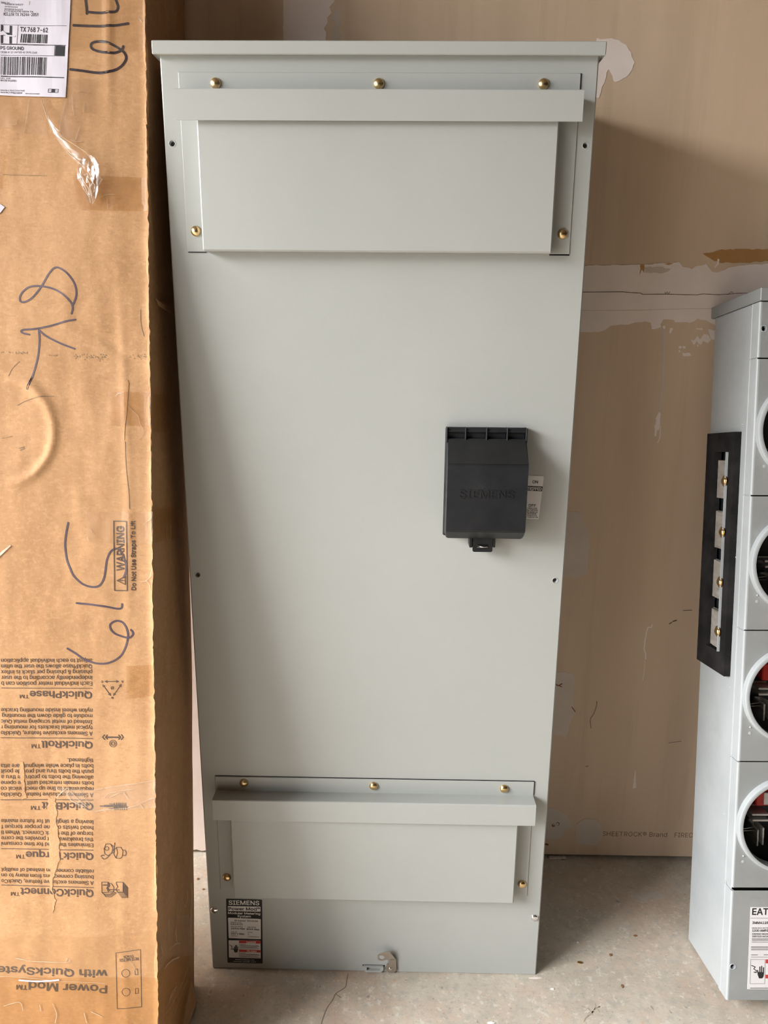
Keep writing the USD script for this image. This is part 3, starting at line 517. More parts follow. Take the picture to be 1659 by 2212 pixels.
for fl in (cbox(-BW + 0.003, -0.005, -BD + 0.012, -0.004, 0.001, 0.006), cbox(-BW + 0.003, -0.005, -BD + 0.012, -0.004, BH - 0.006, BH - 0.001)):
    put('end_flap', fl, 'card', carton)
pk = trimesh.convex.convex_hull(np.array([(-0.004, -0.03, 0.050), (-0.004, -0.13, -0.018), (0.004, -0.125, -0.020), (0.015, -0.055, 0.006), (0.013, -0.040, -0.004), (0.011, -0.075, -0.006), (0.004, -0.025, 0.000), (-0.004, -0.012, 0.010), (0.009, -0.100, -0.012)]))
put('crushed_corner', pk, 'card', carton, label='crushed corner sticking out low on the side')
ta = math.tan(RAD(10.5))
put('sagging_bottom', trimesh.convex.convex_hull(np.array([(x_, y_, z_) for x_ in (-BW + 0.006, -0.0016) for y_, z_ in ((-0.004, 0.001), (-BD + 0.006, 0.003), (-BD + 0.010, (-BD + 0.010) * ta + 0.002), (-0.012, -0.012 * ta + 0.0008))])), 'card', carton)

def drape(m, w):
    """lay a flat (u, v, w) mesh on the front face, following its dents"""
    v = np.asarray(m.vertices)
    if np.max(np.ptp(v, axis=0)) > 0.02:
        nv_, nf_ = trimesh.remesh.subdivide_to_size(v, m.faces, 0.012, max_iter=12)
        m = trimesh.Trimesh(nv_, nf_, process=False); v = np.asarray(m.vertices)
    return trimesh.Trimesh(np.stack([v[:, 0], -BD + bulge(v[:, 0], v[:, 1]) * (1 - np.clip((v[:, 0] + 0.014) / 0.014, 0, 1) ** 3) - w - v[:, 2], v[:, 1]], 1), m.faces, process=False)
def fine(shape, thick, step=0.012):
    """slab cut into small cells so that it can follow the dents"""
    shape = shape if hasattr(shape, 'geom_type') else Polygon(shape)
    shape = shape.buffer(0)
    x0, y0, x1, y1 = shape.bounds
    out = []
    for a in np.arange(x0, x1, step):
        for b in np.arange(y0, y1, step):
            g = shape.intersection(sbox(a, b, a + step, b + step))
            out += [trimesh.creation.extrude_polygon(q, thick, engine='earcut') for q in polys(g)]
    return cat(out)
def sheet(shape, step=0.012):
    """a single-sided skin (for clear tape)"""
    m = fine(shape, 0.0001, step)
    keep = m.face_normals[:, 2] > 0.5
    m.update_faces(keep); m.remove_unreferenced_vertices()
    return m
def B(name, m, meshes, w=0.0007, label=None, parent=None):
    return put(name, drape(cat(meshes), w), m, parent or carton, label)

# worn pale board along the right edge, and stains
wr = random.Random(5)
v = 0.17
while v < 1.68:
    L = wr.uniform(0.03, 0.10)
    if wr.random() < 0.75:
        w_ = wr.uniform(0.0012, 0.0034) * (1.7 if v < 0.30 or 1.02 < v < 1.22 else 1)
        n_ = max(4, int(L / 0.006))
        pts = [(0.0008 + wr.uniform(-0.0008, 0.0008), v + L * k / n_) for k in range(n_ + 1)] + [(-w_ * math.sin(math.pi * k / n_) - 0.0002 + wr.uniform(-0.0005, 0.0005), v + L * k / n_) for k in range(n_, -1, -1)]
        g = Polygon(pts).buffer(0)
        if g.area > 0:
            B('worn_edge', 'card_torn', fine(g, 0.0002, 0.02), 0.0006)
    v += L * wr.uniform(0.7, 1.2)
put('torn_strip', drape(fine(rough_outline([(-0.1671,0.4779),(-0.1577,0.4770),(-0.1544,0.4567),(-0.1575,0.4412),(-0.1532,0.4257),(-0.1517,0.4063),(-0.1513,0.3810),(-0.1553,0.3673),(-0.1623,0.3478),(-0.1655,0.3321),(-0.1593,0.3125),(-0.1635,0.2928),(-0.1664,0.2908),(-0.1630,0.3164),(-0.1692,0.3360),(-0.1666,0.3673),(-0.1691,0.3868),(-0.1673,0.4257),(-0.1658,0.4509),(-0.1702,0.4644)], 0.0012, 0.004, 40), 0.0002), 0.0004), 'card_torn', carton, label='strip where the printed face is torn off')
put('torn_strip', drape(fine(rough_outline([(-0.2110,0.5372),(-0.2051,0.5353),(-0.2046,0.5161),(-0.2041,0.4969),(-0.2018,0.4777),(-0.2084,0.4747),(-0.2088,0.4950),(-0.2111,0.5161)], 0.001, 0.004, 41), 0.0002), 0.0004), 'card_torn', carton)
sr = random.Random(77)
for q, n_ in (([(-0.1161,1.1669),(-0.0621,1.1575)], 70), ([(-0.2025,1.1696),(-0.1831,1.1662)], 26), ([(-0.0331,1.1663),(0.0002,1.1605)], 36), ([(-0.1540,1.1654),(-0.1360,1.1634)], 10), ([(-0.2242,1.1691),(-0.2026,1.1679)], 8)):
    (ua, va), (ub, vb) = q
    specks = [Point(sr.uniform(ua, ub), sr.gauss((va + vb) / 2, abs(vb - va) / 4)).buffer(sr.uniform(0.0003, 0.0009), quad_segs=2) for _ in range(n_)]
    p_ = B('scuff_stain', 'card_shade', slab(unary_union(specks), 0.0001), 0.0003)
    data(stage.GetPrimAtPath(p_), kind='stuff')
B('crease_line', 'card_torn', fine(stroke([(-0.0340,1.1273),(-0.0327,1.1219),(-0.0344,1.1021),(-0.0362,1.0787),(-0.0393,1.0570),(-0.0404,1.0389)], 0.0018), 0.0002), 0.0004)
for g in [stroke([(-0.0387,1.0353),(-0.0383,1.0026),(-0.0344,0.9571),(-0.0338,0.9333)], 0.0011), stroke([(-0.0132,1.2326),(-0.0126,1.2113),(-0.0084,1.1936)], 0.0010), stroke([(-0.2143,1.1331),(-0.2086,1.1439),(-0.1975,1.1547)], 0.0009), stroke([(-0.2275,1.0393),(-0.2129,1.0422)], 0.0009), stroke([(-0.2027,1.0892),(-0.1899,1.0956),(-0.1680,1.1020),(-0.1463,1.1031)], 0.0009), stroke([(-0.2016,1.0241),(-0.1942,1.0265)], 0.0011), stroke([(-0.1998,1.0211),(-0.1937,1.0244)], 0.0011), stroke([(-0.2139,1.4290),(-0.1731,1.4284),(-0.1500,1.4278)], 0.0007)]:
    B('crease_line', 'card_shade', fine(g, 0.0001), 0.0003)

# ---- tape
def tape(q, m='tape', label=None, w=0.0014):
    return put('packing_tape', drape(sheet(q if hasattr(q, 'geom_type') else rough_outline(q, 0.0006, 0.008, len(str(q)) % 97)), w), m, carton, label)
tape([(-0.1106,1.4290),(-0.0804,1.4286),(0.0001,1.4255),(0.0001,1.3770),(-0.1019,1.3789),(-0.1044,1.3936)], 'tape_old', 'strip of clear tape below the plastic tuft')
tape([(-0.1114,1.6966),(0.0013,1.6976),(-0.0006,1.6052),(-0.0501,1.6061),(-0.1112,1.6069)], 'tape', 'wide clear tape over the upper marker number')
tape([(-0.2553,1.5426),(-0.1717,1.5387),(-0.1411,1.5370),(-0.1474,1.4999),(-0.1450,1.4827),(-0.1814,1.4884),(-0.2156,1.4993),(-0.2564,1.5056)], 'tape', 'tape ends below the shipping label')
tape([(-0.1153,1.5675),(-0.0746,1.5658),(-0.0748,1.5177),(-0.0932,1.5176),(-0.0960,1.4765),(-0.1328,1.4801)], 'film', 'loose clear film beside the shipping label', 0.0022)
tape([(-0.2303,1.4594),(-0.2119,1.4589),(-0.2133,1.4315),(-0.2180,1.4095),(-0.2317,1.4093)], 'tape_old')
tape([(-0.0624,1.1110),(0.0019,1.1101),(0.0019,1.0593),(-0.0628,1.0596)], 'tape_old', 'square of tape across the edge above the warning print')
tape([(-0.0999,0.9286),(0.0024,0.9287),(0.0024,0.8790),(-0.0994,0.8811)], 'tape')
tape([(-0.0422,0.6887),(0.0022,0.6920),(0.0016,0.6417),(-0.0429,0.6377)], 'tape_old')
tape([(-0.1592,0.4954),(-0.0971,0.4929),(-0.0464,0.5021),(0.0021,0.5098),(0.0016,0.4652),(-0.0470,0.4604),(-0.0942,0.4564),(-0.1122,0.4600)], 'film', 'wrinkled clear film across the lower print', 0.0022)
tape([(-0.2919,0.2477),(-0.2039,0.2543),(-0.1014,0.2526),(-0.0647,0.2567),(-0.0002,0.2647),(0.0003,0.1882),(-0.2936,0.1864)], 'tape', 'clear tape over the bottom print')
tape([(-0.2937,0.1849),(0.0003,0.1866),(0.0022,0.0955),(-0.2963,0.0938)], 'tape_old')
def side(q, m, name='packing_tape', label=None, thick=None, x0=0.0016):
    g = q if hasattr(q, 'geom_type') else Polygon(q).buffer(0)
    s_ = slab(g, thick or 0.0001)
    if thick is None:
        s_.update_faces(s_.face_normals[:, 2] > 0.5); s_.remove_unreferenced_vertices()
    return put(name, on_right(s_, x0), m, carton, label)
side([(-0.2357,1.1089),(-0.2016,1.1103),(-0.1390,1.1109),(-0.1414,1.0520),(-0.2347,1.0536)], 'tape_old')
side([(-0.2332,0.9316),(-0.1692,0.9301),(-0.0980,0.9280),(-0.0874,0.8741),(-0.1638,0.8785),(-0.2286,0.8796)], 'tape_old', label='tape on the shadowed side of the carton')
side([(-0.2110,1.2556),(-0.1814,1.2551),(-0.1174,1.2568),(-0.1097,1.2508),(-0.1562,1.2483),(-0.1959,1.2477)], 'card_torn', 'loose_flap', 'lifted sliver of board on the side', 0.0006)
side([(-0.2400,0.1956),(-0.1614,0.1667),(-0.1164,0.1366),(-0.0496,0.0942),(-0.0323,0.0392),(-0.0260,-0.0571),(-0.2436,0.1098)], 'tape_old')
side([(-0.2375,0.2536),(-0.1664,0.2412),(-0.0468,0.1702),(-0.0271,0.1123),(-0.0307,0.0816),(-0.1206,0.1406),(-0.1924,0.1808),(-0.2401,0.1935)], 'film', 'stretch_film', 'stretch film round the bottom of the carton')
for q, w_ in [([(-0.1122,0.2436),(-0.1255,0.2326),(-0.1307,0.2098),(-0.1395,0.1990),(-0.1342,0.1756)], 0.0016), ([(-0.0635,0.2261),(-0.0595,0.2078),(-0.0782,0.2041)], 0.0012), ([(-0.1838,0.2496),(-0.1809,0.2252),(-0.1854,0.2100)], 0.0014), ([(-0.0908,0.2298),(-0.1089,0.2167),(-0.1178,0.2114)], 0.0010), ([(-0.2077,0.1778),(-0.1927,0.1742),(-0.1616,0.1611),(-0.1207,0.1382)], 0.0040), ([(-0.1840,0.0999),(-0.1718,0.1082),(-0.1394,0.0977)], 0.0018),
              ([(-0.2294,0.1025),(-0.1954,0.1082),(-0.1477,0.0978)], 0.0016), ([(-0.2035,0.0973),(-0.1646,0.0856),(-0.0967,0.0770),(-0.0598,0.0785)], 0.0012), ([(-0.1575,0.0593),(-0.1237,0.0614),(-0.0700,0.0581)], 0.0010), ([(-0.2277,0.2309),(-0.2177,0.2078),(-0.2325,0.2025)], 0.0016), ([(-0.1764,0.1905),(-0.1363,0.1735),(-0.1113,0.1571)], 0.0020), ([(-0.0864,-0.0092),(-0.0833,0.0132),(-0.0761,0.0202)], 0.0014),
              ([(-0.0327,0.2222),(-0.0291,0.1898),(-0.0376,0.1571),(-0.0365,0.1235)], 0.0022), ([(-0.2177,0.1191),(-0.2157,0.1210)], 0.0030), ([(-0.1324,1.7357),(-0.1291,1.7255),(-0.1181,1.7195)], 0.0014), ([(-0.0770,1.7651),(-0.0777,1.7469)], 0.0010), ([(-0.1647,0.9032),(-0.1657,0.8798),(-0.1438,0.8776),(-0.1429,0.9003)], 0.0005)]:
    side(stroke(q, w_ * 0.55), 'glint', 'crease_glint', None, 0.0004, 0.0020)

# ---- shipping label
sl = str(UsdGeom.Xform.Define(stage, free(carton, 'shipping_label')).GetPath())
data(stage.GetPrimAtPath(sl), label='white shipping label under tape at the top left')
LW = 0.0012
def S(name, m, *meshes, w=LW + 0.0003):
    for q in ([list(meshes)] if name in ('barcode', 'lettering', 'print_mark') else meshes):
        B(name, m, q, w, None, sl)
B('paper', 'label_paper', fine(Polygon([(-0.2375,1.7314),(-0.1050,1.7326),(-0.1092,1.6772),(-0.1184,1.5398),(-0.2145,1.5424),(-0.2427,1.5431)]), 0.0003, 0.015), LW, None, sl)
q4 = lambda q: slab(q, 0.0002)
S('rule_line', 'grey_print', q4([(-0.2119,1.6428),(-0.1155,1.6425),(-0.1155,1.6420),(-0.2119,1.6423)]), q4([(-0.1870,1.6424),(-0.1865,1.6424),(-0.1886,1.6158),(-0.1891,1.6158)]), q4([(-0.2126,1.6163),(-0.1173,1.6147),(-0.1173,1.6137),(-0.2126,1.6152)]), q4([(-0.2130,1.6000),(-0.1190,1.5994),(-0.1190,1.5988),(-0.2130,1.5993)]), q4([(-0.1336,1.6136),(-0.1331,1.6136),(-0.1341,1.5996),(-0.1346,1.5996)]))
S('rule_line', 'black_print', q4([(-0.2138,1.5704),(-0.1205,1.5687),(-0.1205,1.5675),(-0.2138,1.5691)]), q4([(-0.2126,1.6159),(-0.1175,1.6145),(-0.1175,1.6137),(-0.2127,1.6147)]), q4([(-0.1322,1.6136),(-0.1180,1.6133),(-0.1190,1.5993),(-0.1334,1.5997)]))
S('lettering', 'grey_print', text('SHIP TO:', [(-0.2105,1.6723),(-0.1980,1.6721),(-0.2104,1.6747)]), text('ANDREW BAILEY', [(-0.2051,1.6708),(-0.1787,1.6704),(-0.2050,1.6730)]), text('4698784319', [(-0.2052,1.6675),(-0.1868,1.6671),(-0.2051,1.6693)]), text('ANDREW BAILEY', [(-0.2058,1.6638),(-0.1793,1.6633),(-0.2057,1.6660)]), text('4728 MEADOW GREEN TRL', [(-0.2062,1.6611),(-0.1638,1.6608),(-0.2061,1.6631)]),
  text('CKING #: 12 14V 535 42 3970 1168', [(-0.2130,1.6027),(-0.1599,1.6023),(-0.2129,1.6054)]), text('NG. P/P', [(-0.2139,1.5658),(-0.1995,1.5656),(-0.2139,1.5680)]), text('NATURE REQUIRED', [(-0.2140,1.5626),(-0.1909,1.5623),(-0.2139,1.5650)]), text('rence No.1: EGUSY196478465', [(-0.2144,1.5489),(-0.1791,1.5484),(-0.2143,1.5508)]), text('rence No.2: NHSCT10018', [(-0.2144,1.5459),(-0.1827,1.5454),(-0.2144,1.5479)]), text('ISC 2019', [(-0.1959,1.5448),(-0.1836,1.5446),(-0.1959,1.5464)]), text('NSW NLRM 12.0A 06/2017', [(-0.1778,1.5445),(-0.1566,1.5440),(-0.1778,1.5458)]))
S('lettering', 'black_print', text('KELLER TX 76244-2059', [(-0.2069,1.6555),(-0.1569,1.6556),(-0.2068,1.6599)]), text('TX 768 7-62', [(-0.1836,1.6336),(-0.1434,1.6329),(-0.1834,1.6400)], True), text('H', [(-0.2126,1.6176),(-0.1963,1.6169),(-0.2120,1.6415)], True), text('PS GROUND', [(-0.2132,1.6080),(-0.1788,1.6071),(-0.2131,1.6125)], True))
S('lettering', 'label_paper', q4([(-0.2140,1.6311),(-0.2086,1.6342),(-0.2018,1.6284),(-0.1913,1.6276),(-0.1913,1.6259),(-0.2018,1.6263),(-0.2070,1.6283),(-0.2141,1.6274)]), w=LW + 0.0006)
def bars(q, n, seed):
    a, b, c, d = [np.array(t) for t in q]; r_ = random.Random(seed); x = 0.0; out = []
    while x < 1:
        w_ = r_.choice([1, 1, 2, 3]) / n; w_ = min(w_, 1 - x + 1e-6)
        out.append(slab([tuple(a + (b - a) * x), tuple(a + (b - a) * (x + w_)), tuple(d + (c - d) * (x + w_)), tuple(d + (c - d) * x)], 0.0002))
        x += w_ + r_.choice([1, 1, 2, 3]) / n
    return out
S('barcode', 'black_print', *bars([(-0.1824,1.6302),(-0.1437,1.6295),(-0.1446,1.6172),(-0.1840,1.6179)], 88, 3))
S('barcode', 'black_print', *bars([(-0.2126,1.5976),(-0.1442,1.5968),(-0.1458,1.5717),(-0.2138,1.5719)], 122, 4))
lg = Polygon([(-0.1438,1.5521),(-0.1284,1.5515),(-0.1294,1.5462),(-0.1444,1.5468)])
S('print_mark', 'black_print', slab(lg.difference(lg.buffer(-0.0006)), 0.0002), q4([(-0.1388,1.5516),(-0.1335,1.5513),(-0.1342,1.5469),(-0.1395,1.5472)]), q4([(-0.1442,1.5495),(-0.1292,1.5490),(-0.1292,1.5486),(-0.1442,1.5492)]))
B('sticker_corner', 'label_paper', fine(Polygon([(-0.2256,1.3872),(-0.2186,1.3856),(-0.2124,1.3818),(-0.2189,1.3734),(-0.2261,1.3698)]), 0.0003), 0.0010, 'corner of a white sticker at the left')
B('tape_flap', 'glint', fine(Polygon([(-0.2377,0.8594),(-0.2320,0.8646),(-0.2171,0.8765),(-0.2153,0.8751),(-0.2284,0.8628),(-0.2359,0.8557)]), 0.0004), 0.0012)

# ---- plastic tuft hanging from the tape
tf = str(UsdGeom.Xform.Define(stage, free(carton, 'plastic_tuft')).GetPath())
data(stage.GetPrimAtPath(tf), label='twisted tuft of torn stretch film hanging from the tape')
tr_ = random.Random(12)
anchor = [np.array(q) for q in [(-0.1507,1.5317),(-0.1355,1.4875),(-0.1150,1.4586),(-0.0925,1.4364),(-0.0979,1.4277),(-0.0913,1.4054),(-0.0826,1.3951),(-0.0753,1.4090),(-0.0705,1.4280),(-0.0747,1.4417),(-0.0833,1.4519),(-0.1076,1.4723),(-0.1285,1.4841)]]
def pt(uv, w):
    return np.array([uv[0], -BD - w + 0.002, uv[1]])
tail = [pt(q, 0.006) for q in (anchor[0], anchor[1], anchor[2], anchor[3])]
tail2 = [pt(q, 0.007) for q in (anchor[12], anchor[11], anchor[10], anchor[9])]
rows = []
for a, b in zip(spline(tail, 6), spline(tail2, 6)):
    rows.append([a, (a + b) / 2 + np.array([0, -0.004 - 0.004 * tr_.random(), 0]), b])
rows = np.array(rows); n0, n1 = rows.shape[:2]
put('twisted_band', trimesh.Trimesh(rows.reshape(-1, 3), grid_faces(np.arange(n0 * n1).reshape(n0, n1)), process=False), 'film', tf, smooth=True)
ctr = pt(np.mean(anchor[3:10], axis=0), 0.012)
P_ = []
for a in np.linspace(0, 2 * math.pi, 26, endpoint=False):
    rr = 0.014 * (0.8 + 0.4 * tr_.random())
    for t in np.linspace(0.0, 1.0, 9):
        z = 0.030 - 0.066 * t
        w_ = math.sin(math.pi * min(1, 0.20 + 0.78 * t)) ** 0.8 * rr * (1 + 0.35 * tr_.uniform(-1, 1))
        P_.append(ctr + np.array([w_ * math.cos(a) + 0.004 * t, w_ * 0.7 * math.sin(a), z + tr_.uniform(-0.002, 0.002)]))
P_ = np.array(P_)
ix = np.arange(26 * 9).reshape(26, 9); ix = np.vstack([ix, ix[:1]])
put('crumpled_tip', trimesh.Trimesh(P_, grid_faces(ix), process=False), 'film', tf)
cre = []
for q, r_ in [([(-0.1499,1.5308),(-0.1421,1.5071),(-0.1347,1.4867)], .0007), ([(-0.1347,1.4867),(-0.1176,1.4629),(-0.1073,1.4510),(-0.0917,1.4357)], .0005), ([(-0.1269,1.4825),(-0.1061,1.4707),(-0.0852,1.4572),(-0.0767,1.4453),(-0.0716,1.4317),(-0.0691,1.4248)], .0006), ([(-0.1143,1.4588),(-0.0987,1.4461),(-0.0858,1.4351),(-0.0781,1.4223)], .0007), ([(-0.0948,1.4205),(-0.0907,1.4068),(-0.0856,1.3982),(-0.0804,1.3931)], .0010),
             ([(-0.0882,1.4270),(-0.0814,1.4134),(-0.0781,1.3997)], .0009), ([(-0.0845,1.4356),(-0.0830,1.4219),(-0.0726,1.4100)], .0007), ([(-0.0899,1.4253),(-0.0846,1.4270),(-0.0778,1.4168),(-0.0807,1.4031)], .0007), ([(-0.0794,1.4271),(-0.0769,1.4168),(-0.0824,1.4065),(-0.0808,1.3962)], .0008), ([(-0.0934,1.4270),(-0.0901,1.4167),(-0.0833,1.4065),(-0.0800,1.3945)], .0008), ([(-0.0689,1.4254),(-0.0726,1.4117),(-0.0764,1.3997),(-0.0800,1.3928)], .0006)]:
    put('crease_glint', tube([pt(p_, 0.010 + 0.004 * k / len(q)) for k, p_ in enumerate(q)], r_ * 0.8, 6), 'glint', tf)
for q, w_ in [([(-0.1723,1.5377),(-0.1774,1.5068),(-0.1814,1.4896)], .0010), ([(-0.1176,1.5364),(-0.1243,1.5141),(-0.1302,1.4849)], .0010), ([(-0.1087,1.5433),(-0.1081,1.5297),(-0.1066,1.5143)], .0014), ([(-0.0981,1.4972),(-0.1027,1.4851),(-0.1055,1.4782)], .0012), ([(-0.1135,1.4790),(-0.1029,1.4762),(-0.0958,1.4774)], .0014), ([(-0.1015,1.5477),(-0.0909,1.5486),(-0.0839,1.5461)], .0010), ([(-0.0913,1.5298),(-0.0924,1.5187)], .0014), ([(-0.0092,1.6528),(-0.0049,1.6478)], .0012),
              ([(-0.2050,1.5014),(-0.1979,1.4998),(-0.1917,1.5015),(-0.1924,1.5084)], .0009), ([(-0.0724,1.3954),(-0.0616,1.4007),(-0.0474,1.4017)], .0008), ([(-0.0599,1.3973),(-0.0593,1.3799)], .0007), ([(-0.0994,1.3796),(-0.0896,1.3793)], .0009), ([(-0.1691,1.6767),(-0.1700,1.6716)], .0006),
              ([(-0.1539,0.4799),(-0.1443,0.4896),(-0.1358,0.4945),(-0.1369,0.4858)], .0022), ([(-0.1370,0.4839),(-0.1315,0.4743),(-0.1111,0.4647)], .0014), ([(-0.1331,0.4897),(-0.1221,0.4782),(-0.1073,0.4648)], .0016), ([(-0.1222,0.4705),(-0.1108,0.4782),(-0.0998,0.4648)], .0010), ([(-0.0975,0.4909),(-0.0730,0.4958),(-0.0261,0.5038),(0.0002,0.5088)], .0009), ([(-0.0808,0.4784),(-0.0732,0.4862),(-0.0544,0.4902),(-0.0337,0.4942)], .0010), ([(-0.0714,0.4804),(-0.0525,0.4883),(-0.0451,0.4825)], .0012), ([(-0.0943,0.4571),(-0.0736,0.4611),(-0.0398,0.4642),(-0.0020,0.4809)], .0012), ([(-0.0488,0.4892),(-0.0433,0.4787)], .0012), ([(-0.0228,0.4692),(-0.0191,0.4634)], .0014),
              ([(-0.2241,0.2163),(-0.1919,0.2115),(-0.1443,0.2108),(-0.1385,0.2158)], .0014), ([(-0.1463,0.2098),(-0.1423,0.2178)], .0016), ([(-0.2496,0.1864),(-0.2115,0.1846),(-0.1564,0.1799),(-0.0821,0.1764)], .0008), ([(-0.0435,0.2124),(-0.0379,0.2045),(-0.0323,0.1926)], .0008), ([(-0.1667,0.1419),(-0.1613,0.1259),(-0.1636,0.1099)], .0018), ([(-0.1174,0.1262),(-0.1138,0.1101)], .0022), ([(-0.2451,0.1375),(-0.2201,0.1436),(-0.2148,0.1296)], .0014), ([(-0.1878,0.1398),(-0.1861,0.1298)], .0022), ([(-0.1059,0.1282),(-0.0888,0.1203)], .0016),
              ([(-0.0956,0.9028),(-0.0902,0.8955)], .0012), ([(-0.0986,0.8899),(-0.0969,0.8844)], .0010), ([(-0.0106,0.8221),(-0.0032,0.8296),(-0.0003,0.8407)], .0014), ([(-0.0189,0.8211),(-0.0070,0.8203),(-0.0034,0.8073)], .0010), ([(-0.0131,0.9089),(-0.0002,0.9182)], .0012), ([(-0.0521,1.1038),(-0.0466,1.1083),(-0.0430,1.1075)], .0012), ([(-0.0325,1.0878),(-0.0253,1.0815),(-0.0182,1.0734),(-0.0156,1.0626),(-0.0112,1.0536),(-0.0131,1.0446),(-0.0186,1.0391)], .0010)]:
    B('crease_glint', 'glint', fine(stroke(q, w_ * 0.45), 0.0002), 0.0017)
put('painted_glare', drape(fine(stroke([(-0.2193,0.1806),(-0.1964,0.1793),(-0.1735,0.1802),(-0.1563,0.1823)], 0.0022), 0.0006), 0.0022), 'label_paper', carton)  # white stroke painted as glare on the bottom tape

# ---- marker writing
def mk(name, strokes, w_, m, label):
    B(name, m, slab(unary_union([stroke(q, w_) for q in strokes]), 0.0001), 0.00035, label)
mk('marker_writing', [[(-0.1115,1.5808),(-0.0921,1.5784),(-0.0675,1.5761),(-0.0499,1.5788),(-0.0374,1.5848),(-0.0303,1.5934),(-0.0293,1.6002),(-0.0336,1.6069),(-0.0440,1.6136),(-0.0580,1.6194),(-0.0703,1.6207),(-0.0791,1.6184),(-0.0806,1.6133),(-0.0766,1.6091),(-0.0652,1.6058),(-0.0512,1.6043),(-0.0406,1.6060),(-0.0344,1.6103),(-0.0331,1.6137)], [(-0.1058,1.6436),(-0.0786,1.6429),(-0.0576,1.6423),(-0.0400,1.6441),(-0.0256,1.6464)], [(-0.0862,1.6606),(-0.0866,1.6707),(-0.0881,1.6841),(-0.0882,1.6976)], [(-0.0862,1.6631),(-0.0713,1.6616),(-0.0538,1.6617),(-0.0432,1.6635),(-0.0400,1.6694),(-0.0413,1.6744),(-0.0438,1.6803),(-0.0533,1.6878)]], 0.0036, 'marker_dark', 'thick black marker number written sideways at the top')
mk('marker_writing', [[(-0.1167,1.2265),(-0.1147,1.2354),(-0.1181,1.2442),(-0.1287,1.2547),(-0.1429,1.2625),(-0.1607,1.2665),(-0.1769,1.2658),(-0.1878,1.2595),(-0.1934,1.2507),(-0.1926,1.2436),(-0.1846,1.2437),(-0.1736,1.2508),(-0.1607,1.2668),(-0.1496,1.2845),(-0.1404,1.2937),(-0.1315,1.2926),(-0.1209,1.2848),(-0.1122,1.2725),(-0.1088,1.2602),(-0.1099,1.2496),(-0.1146,1.2389)], [(-0.1115,1.2177),(-0.1259,1.2149),(-0.1512,1.2076),(-0.1729,1.2033),(-0.1891,1.2020),(-0.1932,1.1993),(-0.1893,1.1966),(-0.1812,1.1949)], [(-0.1667,1.2013),(-0.1661,1.1852),(-0.1694,1.1603),(-0.1762,1.1370),(-0.1858,1.1136)], [(-0.1658,1.2013),(-0.1552,1.1924),(-0.1338,1.1819),(-0.1137,1.1744)]], 0.0026, 'marker', 'violet marker loops written sideways in the middle')
mk('marker_writing', [[(-0.1284,0.9109),(-0.1315,0.8952),(-0.1337,0.8768),(-0.1314,0.8546),(-0.1270,0.8417),(-0.1209,0.8288),(-0.1082,0.8168),(-0.0936,0.8122),(-0.0825,0.8142),(-0.0759,0.8235),(-0.0729,0.8365),(-0.0699,0.8551),(-0.0632,0.8680),(-0.0540,0.8714),(-0.0468,0.8645),(-0.0415,0.8497),(-0.0407,0.8386),(-0.0446,0.8274)], [(-0.1176,0.7869),(-0.0959,0.7849),(-0.0720,0.7817),(-0.0555,0.7784),(-0.0490,0.7800),(-0.0480,0.7856)], [(-0.1332,0.7157),(-0.1214,0.7083),(-0.1067,0.6981),(-0.0883,0.6925),(-0.0698,0.6936),(-0.0529,0.7031),(-0.0434,0.7192),(-0.0395,0.7361),(-0.0421,0.7492),(-0.0484,0.7576),(-0.0576,0.7594),(-0.0660,0.7546),(-0.0661,0.7471),(-0.0598,0.7397),(-0.0487,0.7351),(-0.0377,0.7333),(-0.0321,0.7380),(-0.0320,0.7418),(-0.0347,0.7455)]], 0.0029, 'marker', 'violet marker number written sideways over the warning print')

# ---- upside-down print
def lines(name, items):
    B(name, 'ink', [text(s_, q, b_) for s_, q, b_ in items], 0.00022)
def rule(q):
    return slab(Polygon(q), 0.0002)
lines('printed_paragraph', [('adjust to each individual application', [(-0.0962,0.6998),(-0.2363,0.6992),(-0.0963,0.6934)], False), ('QuickPhase allows the user the ultim', [(-0.0963,0.6908),(-0.2366,0.6902),(-0.0964,0.6844)], False), ('phasing & phasing per stack is inflex', [(-0.0965,0.6817),(-0.2368,0.6812),(-0.0966,0.6753)], False), ('independently according to the user', [(-0.0966,0.6727),(-0.2370,0.6723),(-0.0968,0.6661)], False), ('Each individual meter position can b', [(-0.0966,0.6636),(-0.2372,0.6632),(-0.0967,0.6570)], False)])
lines('printed_heading', [('QuickPhase', [(-0.0971,0.6475),(-0.1931,0.6484),(-0.0973,0.6371)], True), ('TM', [(-0.1947,0.6427),(-0.2084,0.6428),(-0.1948,0.6370)], False)])
lines('printed_paragraph', [('nylon wheel inside mounting bracke', [(-0.0970,0.6210),(-0.2383,0.6212),(-0.0971,0.6147)], False), ('module to glide down the mounting', [(-0.0972,0.6121),(-0.2367,0.6123),(-0.0973,0.6058)], False), ('Instead of metal scraping metal Quic', [(-0.0973,0.6027),(-0.2388,0.6031),(-0.0975,0.5965)], False), ('typical metal brackets for mounting r', [(-0.0971,0.5936),(-0.2390,0.5940),(-0.0972,0.5873)], False), ('A Siemens exclusive feature, QuickRo', [(-0.0971,0.5843),(-0.2393,0.5850),(-0.0972,0.5780)], False)])
lines('printed_heading', [('QuickRoll', [(-0.0974,0.5682),(-0.1772,0.5690),(-0.0976,0.5577)], True), ('TM', [(-0.1786,0.5639),(-0.1923,0.5640),(-0.1788,0.5574)], False)])
